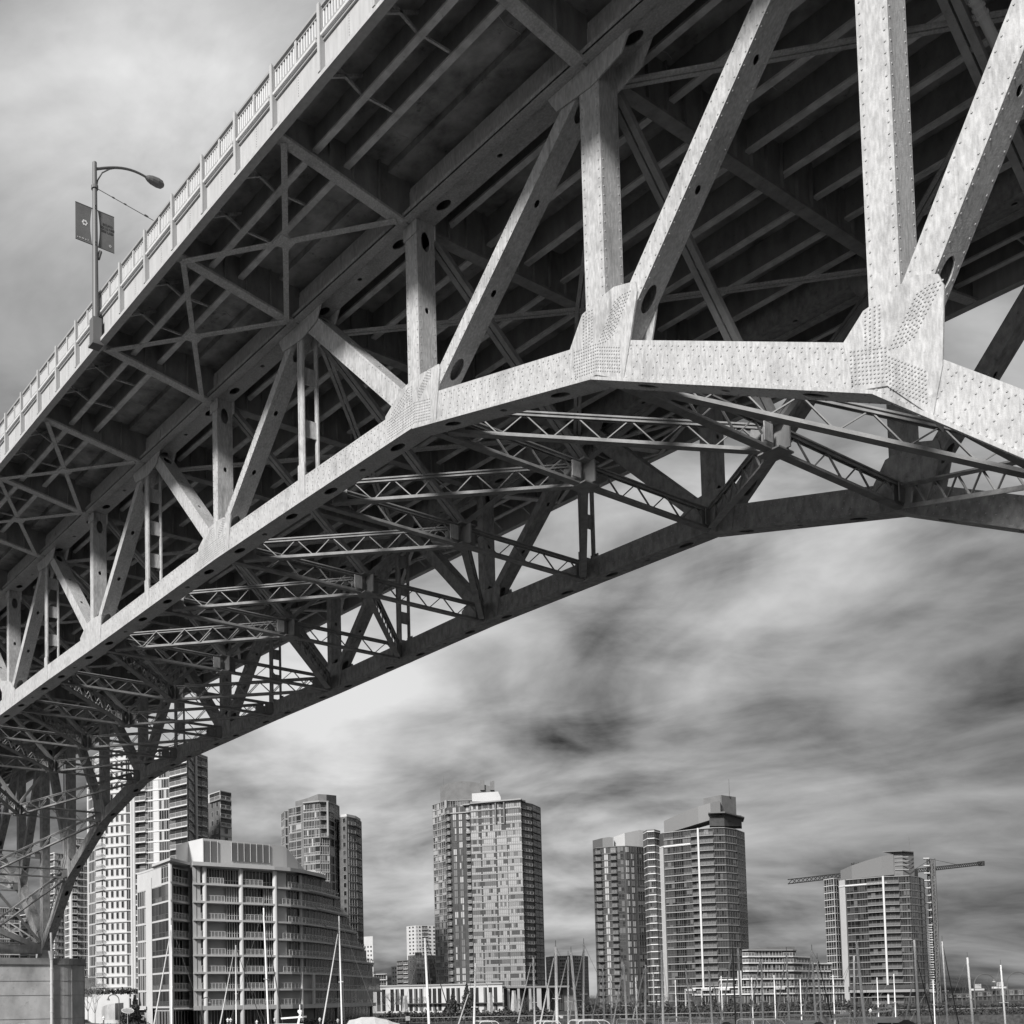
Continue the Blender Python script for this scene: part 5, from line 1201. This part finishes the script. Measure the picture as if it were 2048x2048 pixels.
def yacht(px, ytop, D, wpx, label, arch=False, frame=False, cover=False, hull_m=None):
    P = gpt(px, D); zt = hgt(P, ytop); L_ = wpx*D/FPX; t = thing('motor_yacht', label, 'motor boat', (P.x, P.y, -2.5), 'motor boats in the marina'); hm = hull_m or HULL
    mb = MB(); hull(mb, Vector((P.x, P.y, 0)), u0, w0, L_*1.9, 3.8, -2.9, min(zt-2.6, .2) if not cover else zt-1.6, hm); mb.build('hull', t)
    zd = (min(zt-2.6, .2) if not cover else zt-1.6)-.05; q = lambda a, z_: Vector((P.x, P.y, z_))+u0*a*L_-w0*1.4
    if cover:
        cm = DKCAN if hull_m else CANV; mb = MB(); ridge = Vector((P.x, P.y, zt))-u0*L_*.1; n = 9; rows = []
        for i in range(n):
            a = -.5+i/(n-1); hh = zt-.10-abs(a+.12)**1.6*1.2-.05*(i % 2); rows.append([Vector((P.x, P.y, zd))+u0*a*L_-w0*1.6, Vector((P.x, P.y, zd+(hh-zd)*.55))+u0*a*L_*.98-w0*1.35, Vector((P.x, P.y, hh))+u0*a*L_*.85, Vector((P.x, P.y, zd+(hh-zd)*.55))+u0*a*L_*.98+w0*1.35, Vector((P.x, P.y, zd))+u0*a*L_+w0*1.6])
        for i in range(n-1):
            for j in range(4): mb.face([rows[i][j], rows[i+1][j], rows[i+1][j+1], rows[i][j+1]], cm)
        mb.face(rows[0], cm); mb.face(rows[-1], cm); mb.build('canvas_cover', t); return
    if cover is None: return
    mb = MB(); mb.prism([q(a, z_) for a, z_ in ((-.5, zd), (.5, zd), (.36, zt-.75), (.1, zt-.55), (-.42, zt-.62))], w0*2.8, HULL); mb.build('cabin', t)
    mb = MB(); mb.prism([q(a, z_)-w0*.03 for a, z_ in ((-.40, zd+.7), (.40, zd+.6), (.31, zt-.95), (-.38, zt-.9))], w0*.02, GL[0])
    mb.prism([q(a, z_)-w0*.05 for a, z_ in ((.02, zd+.6), (.05, zd+.6), (.03, zt-.8), (0, zt-.8))], w0*.02, HULL); mb.build('side_window', t)
    mb = MB(); mb.prism([q(a, z_) for a, z_ in ((-.46, zt-.62), (.22, zt-.60), (.2, zt-.44), (-.44, zt-.42))], w0*2.8, WHITE); mb.build('roof', t)
    if arch:
        mb = MB(); 
        for ww in (.2, 2.6): mb.beam(q(.08, zt-.5)+w0*ww, q(.14, zt+.35)+w0*ww, .12, .08, WHITE)
        mb.beam(q(.13, zt+.35)+w0*.2, q(.13, zt+.35)+w0*2.6, .16, .1, WHITE); mb.tube(q(.13, zt+.35)+w0*1.4, q(.13, zt+1.0)+w0*1.4, .05, .04, WHITE, 6); mb.build('radar_arch', t)
        mb = MB(); mb.beam(q(-.3, zt-.02)+w0*1.4, q(.28, zt+.1)+w0*1.4, .12, .12, WHITE); mb.tube(q(.13, zt+.42)+w0*.8, q(.13, zt+.6)+w0*.8, .2, .17, WHITE, 12); mb.build('radar_scanner', t)
    if frame:
        mb = MB()
        for ww in (.1, 2.7):
            mb.path([q(-.52, zt-.7)+w0*ww, q(-.5, zt-.12)+w0*ww, q(-.40, zt+.02)+w0*ww, q(.18, zt+.02)+w0*ww, q(.30, zt-.12)+w0*ww, q(.5, zt-.75)+w0*ww], .03, WHITE, 6)
        mb.prism([q(a, z_)+w0*.1 for a, z_ in ((-.46, zt-.06), (.2, zt-.04), (.18, zt+.03), (-.44, zt+.03))], w0*2.6, CANV); mb.build('canopy_frame', t)
yacht(588, 2036, 82, 88, 'white motor yacht with radar arch in front of the pale block', arch=True)
yacht(748, 2030, 80, 118, 'boat under a pale peaked canvas cover below the white row', cover=True)
yacht(1182, 2040, 84, 72, 'motor boat with a bent canopy frame below the dense masts', frame=True)
yacht(1524, 2038, 84, 74, 'white cabin boat with arched rail below the stepped low block', frame=True)
yacht(1352, 2034, 100, 52, 'dark canopied boat below the white strip', frame=True, hull_m=DKCAN)
yacht(1675, 2038, 90, 60, 'white motor yacht left of the rightmost tower base', arch=True)
yacht(1762, 2024, 96, 70, 'white flybridge yacht below the rightmost tower', arch=True)
yacht(1608, 2030, 92, 46, 'small white cabin boat below the end of the stepped block', frame=True)
yacht(1865, 2044, 80, 80, 'dark round-topped boat below the hoist', cover=True, hull_m=DKCAN)
yacht(50, 2044, 84, 60, 'white boat canopy in front of the concrete pier', cover=True)

for i, (px, yt, D, w_, dk, lb) in enumerate(((1030, 2040, 92, 44, 1, 'dark canvas boat between the first two masts of the centre'), (1098, 2042, 88, 40, 0, 'small pale cabin boat at the foot of the thickest mast'), (1262, 2038, 96, 40, 0, 'small pale cabin boat before the darkest tower'), (1300, 2041, 88, 36, 1, 'dark canvas boat left of the white strip'), (1410, 2036, 98, 44, 0, 'pale cabin boat under the crossed stays'), (1455, 2040, 90, 40, 1, 'dark canvas boat below the darker mast'), (1640, 2040, 84, 44, 1, 'dark canvas boat in the sky gap'), (1710, 2036, 94, 46, 0, 'pale cabin boat at the foot of the rightmost tower strip'), (1815, 2036, 92, 44, 1, 'dark canvas boat before the rightmost tower'), (900, 2044, 88, 40, 1, 'dark canvas boat left of the tallest evergreen'), (975, 2042, 92, 44, 0, 'small pale boat right of the tallest evergreen'))):
    yacht(px, yt, D, w_, lb, frame=not dk, cover=bool(dk), hull_m=DKCAN if dk else None)

for (xt, yt, D, mr, lb) in ((1222, 1948, 128, .06, 'thin distant mast just right of the leftmost mast before the darkest tower'), (1273, 1955, 132, .06, 'thin distant mast between the middle and right masts before the darkest tower'), (1308, 1948, 126, .06, 'thin distant mast between the darkest tower and the rounded glazed stack'), (1352, 1960, 134, .06, 'thin distant mast just right of the white strip'), (1444, 1952, 130, .06, 'thin distant mast between the crossed stays and the darker mast'), (1505, 1955, 130, .06, 'thin distant mast below the left end of the stepped low block'), (1550, 1950, 128, .06, 'thin distant mast between two masts before the stepped low block'), (1602, 1958, 134, .06, 'thin distant mast near the right end of the stepped low block'), (1668, 1950, 130, .06, 'thin distant mast before the narrow dark glazed stack'), (1756, 1955, 132, .06, 'thin distant mast right of the left-leaning thick mast'), (1790, 1948, 128, .06, 'thin distant mast before the centre of the rightmost tower'), (1868, 1960, 134, .06, 'thin distant mast before the ladder-like hoist')):
    sailboat(xt, 2030, xt, yt, D, lb, mr=mr)
# ------------------------------------------------------------------ CAMERA, SKY, LIGHT
cam = bpy.data.cameras.new('camera'); co = bpy.data.objects.new('camera', cam); col.objects.link(co); scn.camera = co
cam.sensor_width = 36; cam.sensor_fit = 'HORIZONTAL'; cam.lens = 36*FPX/2048
cam.shift_x = (1024-PCX)/2048; cam.shift_y = (PCY-1024)/2048
cam.clip_start = .5; cam.clip_end = 12000
R = Matrix((AR, AU, -AF)).transposed().to_4x4(); co.matrix_world = Matrix.Translation(CAM) @ R

SUN_EL = math.radians(28.0)
sd = Vector((.36, -.93, 0)).normalized()
sun_dir = Vector((sd.x*math.cos(SUN_EL), sd.y*math.cos(SUN_EL), math.sin(SUN_EL)))
sl = bpy.data.lights.new('sun', 'SUN'); sl.energy = 3.9; sl.angle = math.radians(8); sl.color = (1, .985, .97)
so = bpy.data.objects.new('sun', sl); col.objects.link(so); so.rotation_euler = (-sun_dir).to_track_quat('-Z', 'Y').to_euler(); so.location = (0, -200, 300)

wd = bpy.data.worlds.new('World'); scn.world = wd; wd.use_nodes = True; nt = wd.node_tree; L = nt.links.new
bg = nt.nodes['Background']
sky = nd(nt, 'ShaderNodeTexSky'); sky.sky_type = 'NISHITA'; sky.sun_disc = False; sky.sun_elevation = SUN_EL; sky.sun_rotation = math.atan2(sd.x, sd.y)
sky.air_density = 1; sky.dust_density = 3
bw = nd(nt, 'ShaderNodeRGBToBW'); L(sky.outputs[0], bw.inputs[0])
tc = nd(nt, 'ShaderNodeTexCoord'); sp = nd(nt, 'ShaderNodeSeparateXYZ'); L(tc.outputs['Generated'], sp.inputs[0])
def M(op, a, b=None, c=None, clamp=False):
    n = nd(nt, 'ShaderNodeMath', operation=op); n.use_clamp = clamp
    for i, v in enumerate((a, b, c)):
        if v is None: continue
        if isinstance(v, (int, float)): n.inputs[i].default_value = v
        else: L(v, n.inputs[i])
    return n.outputs[0]
zc = M('MAXIMUM', sp.outputs[2], 0.0); den = M('ADD', zc, .32)
cx_ = M('DIVIDE', sp.outputs[0], den); cy_ = M('DIVIDE', sp.outputs[1], den)
cv = nd(nt, 'ShaderNodeCombineXYZ'); L(cx_, cv.inputs[0]); L(cy_, cv.inputs[1])
def noise(scale, rot, loc, st=(1, 1, 1), detail=8, rough=.55, dist=0.0):
    a = math.radians(rot); U_ = M('ADD', M('MULTIPLY', cx_, math.cos(a)*st[0]), M('MULTIPLY', cy_, math.sin(a)*st[0])); V_ = M('ADD', M('MULTIPLY', cx_, -math.sin(a)*st[1]), M('MULTIPLY', cy_, math.cos(a)*st[1]))
    mp = nd(nt, 'ShaderNodeCombineXYZ'); L(M('ADD', U_, loc[0]), mp.inputs[0]); L(M('ADD', V_, loc[1]), mp.inputs[1])
    n = nd(nt, 'ShaderNodeTexNoise'); n.inputs['Scale'].default_value = scale; n.inputs['Detail'].default_value = detail; n.inputs['Roughness'].default_value = rough; n.inputs['Distortion'].default_value = dist
    L(mp.outputs[0], n.inputs['Vector']); return n.outputs['Fac']
n1 = noise(2.5, 40, (8.6, 4.2, 0), (.78, 1.0, 1), 10, .54, .7); n1b = noise(2.5, 40, (8.6, 4.27, 0), (.78, 1.0, 1), 5, .5, .7)
n2 = noise(6.0, 38, (7.3, 2.2, 0), (.7, 1.0, 1), 9, .58, .3)
n3 = noise(.8, 36, (1.3, 5.5, 0), (.6, 1, 1), 4, .5)
s1 = M('ADD', M('MULTIPLY', n1, .58), M('MULTIPLY', n2, .26)); s1 = M('ADD', s1, M('MULTIPLY', n3, .16)); s1 = M('ADD', s1, M('MULTIPLY', M('SUBTRACT', n1b, n1), .55))
# s1 about .5 ; contrast curve
rp = nd(nt, 'ShaderNodeMapRange'); rp.inputs['From Min'].default_value = .38; rp.inputs['From Max'].default_value = .63; rp.inputs['To Min'].default_value = .08; rp.inputs['To Max'].default_value = 1.45
L(s1, rp.inputs['Value'])
# direction based large brightness fields: (dir, sharpness, gain)
tot = None
def lobe(px, py, sharp, gain):
    d = AF + AR*((px-PCX)/FPX) - AU*((py-PCY)/FPX); d.normalize()
    dp = nd(nt, 'ShaderNodeVectorMath', operation='DOT_PRODUCT'); nn = nd(nt, 'ShaderNodeVectorMath', operation='NORMALIZE'); L(tc.outputs['Generated'], nn.inputs[0]); L(nn.outputs[0], dp.inputs[0]); dp.inputs[1].default_value = d
    e = M('POWER', M('MAXIMUM', dp.outputs['Value'], 0.0), sharp); return M('MULTIPLY', e, gain)
field = 1.0
for a in LOBES: 
    o = lobe(*a); field = M('ADD', o, field)
cl = M('MULTIPLY', rp.outputs[0], M('MAXIMUM', field, .1))
base = M('ADD', M('MULTIPLY', bw.outputs[0], SKY_B), SKY_A)      # overcast veil over the clear sky
rad = M('MULTIPLY', cl, base)
cb = nd(nt, 'ShaderNodeCombineColor')
for i in range(3): L(rad, cb.inputs[i])
L(cb.outputs[0], bg.inputs['Color']); bg.inputs['Strength'].default_value = .10
vs = scn.view_settings; vs.view_transform = 'Standard'; vs.look = 'None'; vs.gamma = 1; vs.exposure = EXPO; vs.use_curve_mapping = False
scn.render.engine = 'CYCLES'
scn.cycles.max_bounces = 6; scn.cycles.diffuse_bounces = 4
scn.render.film_transparent = False
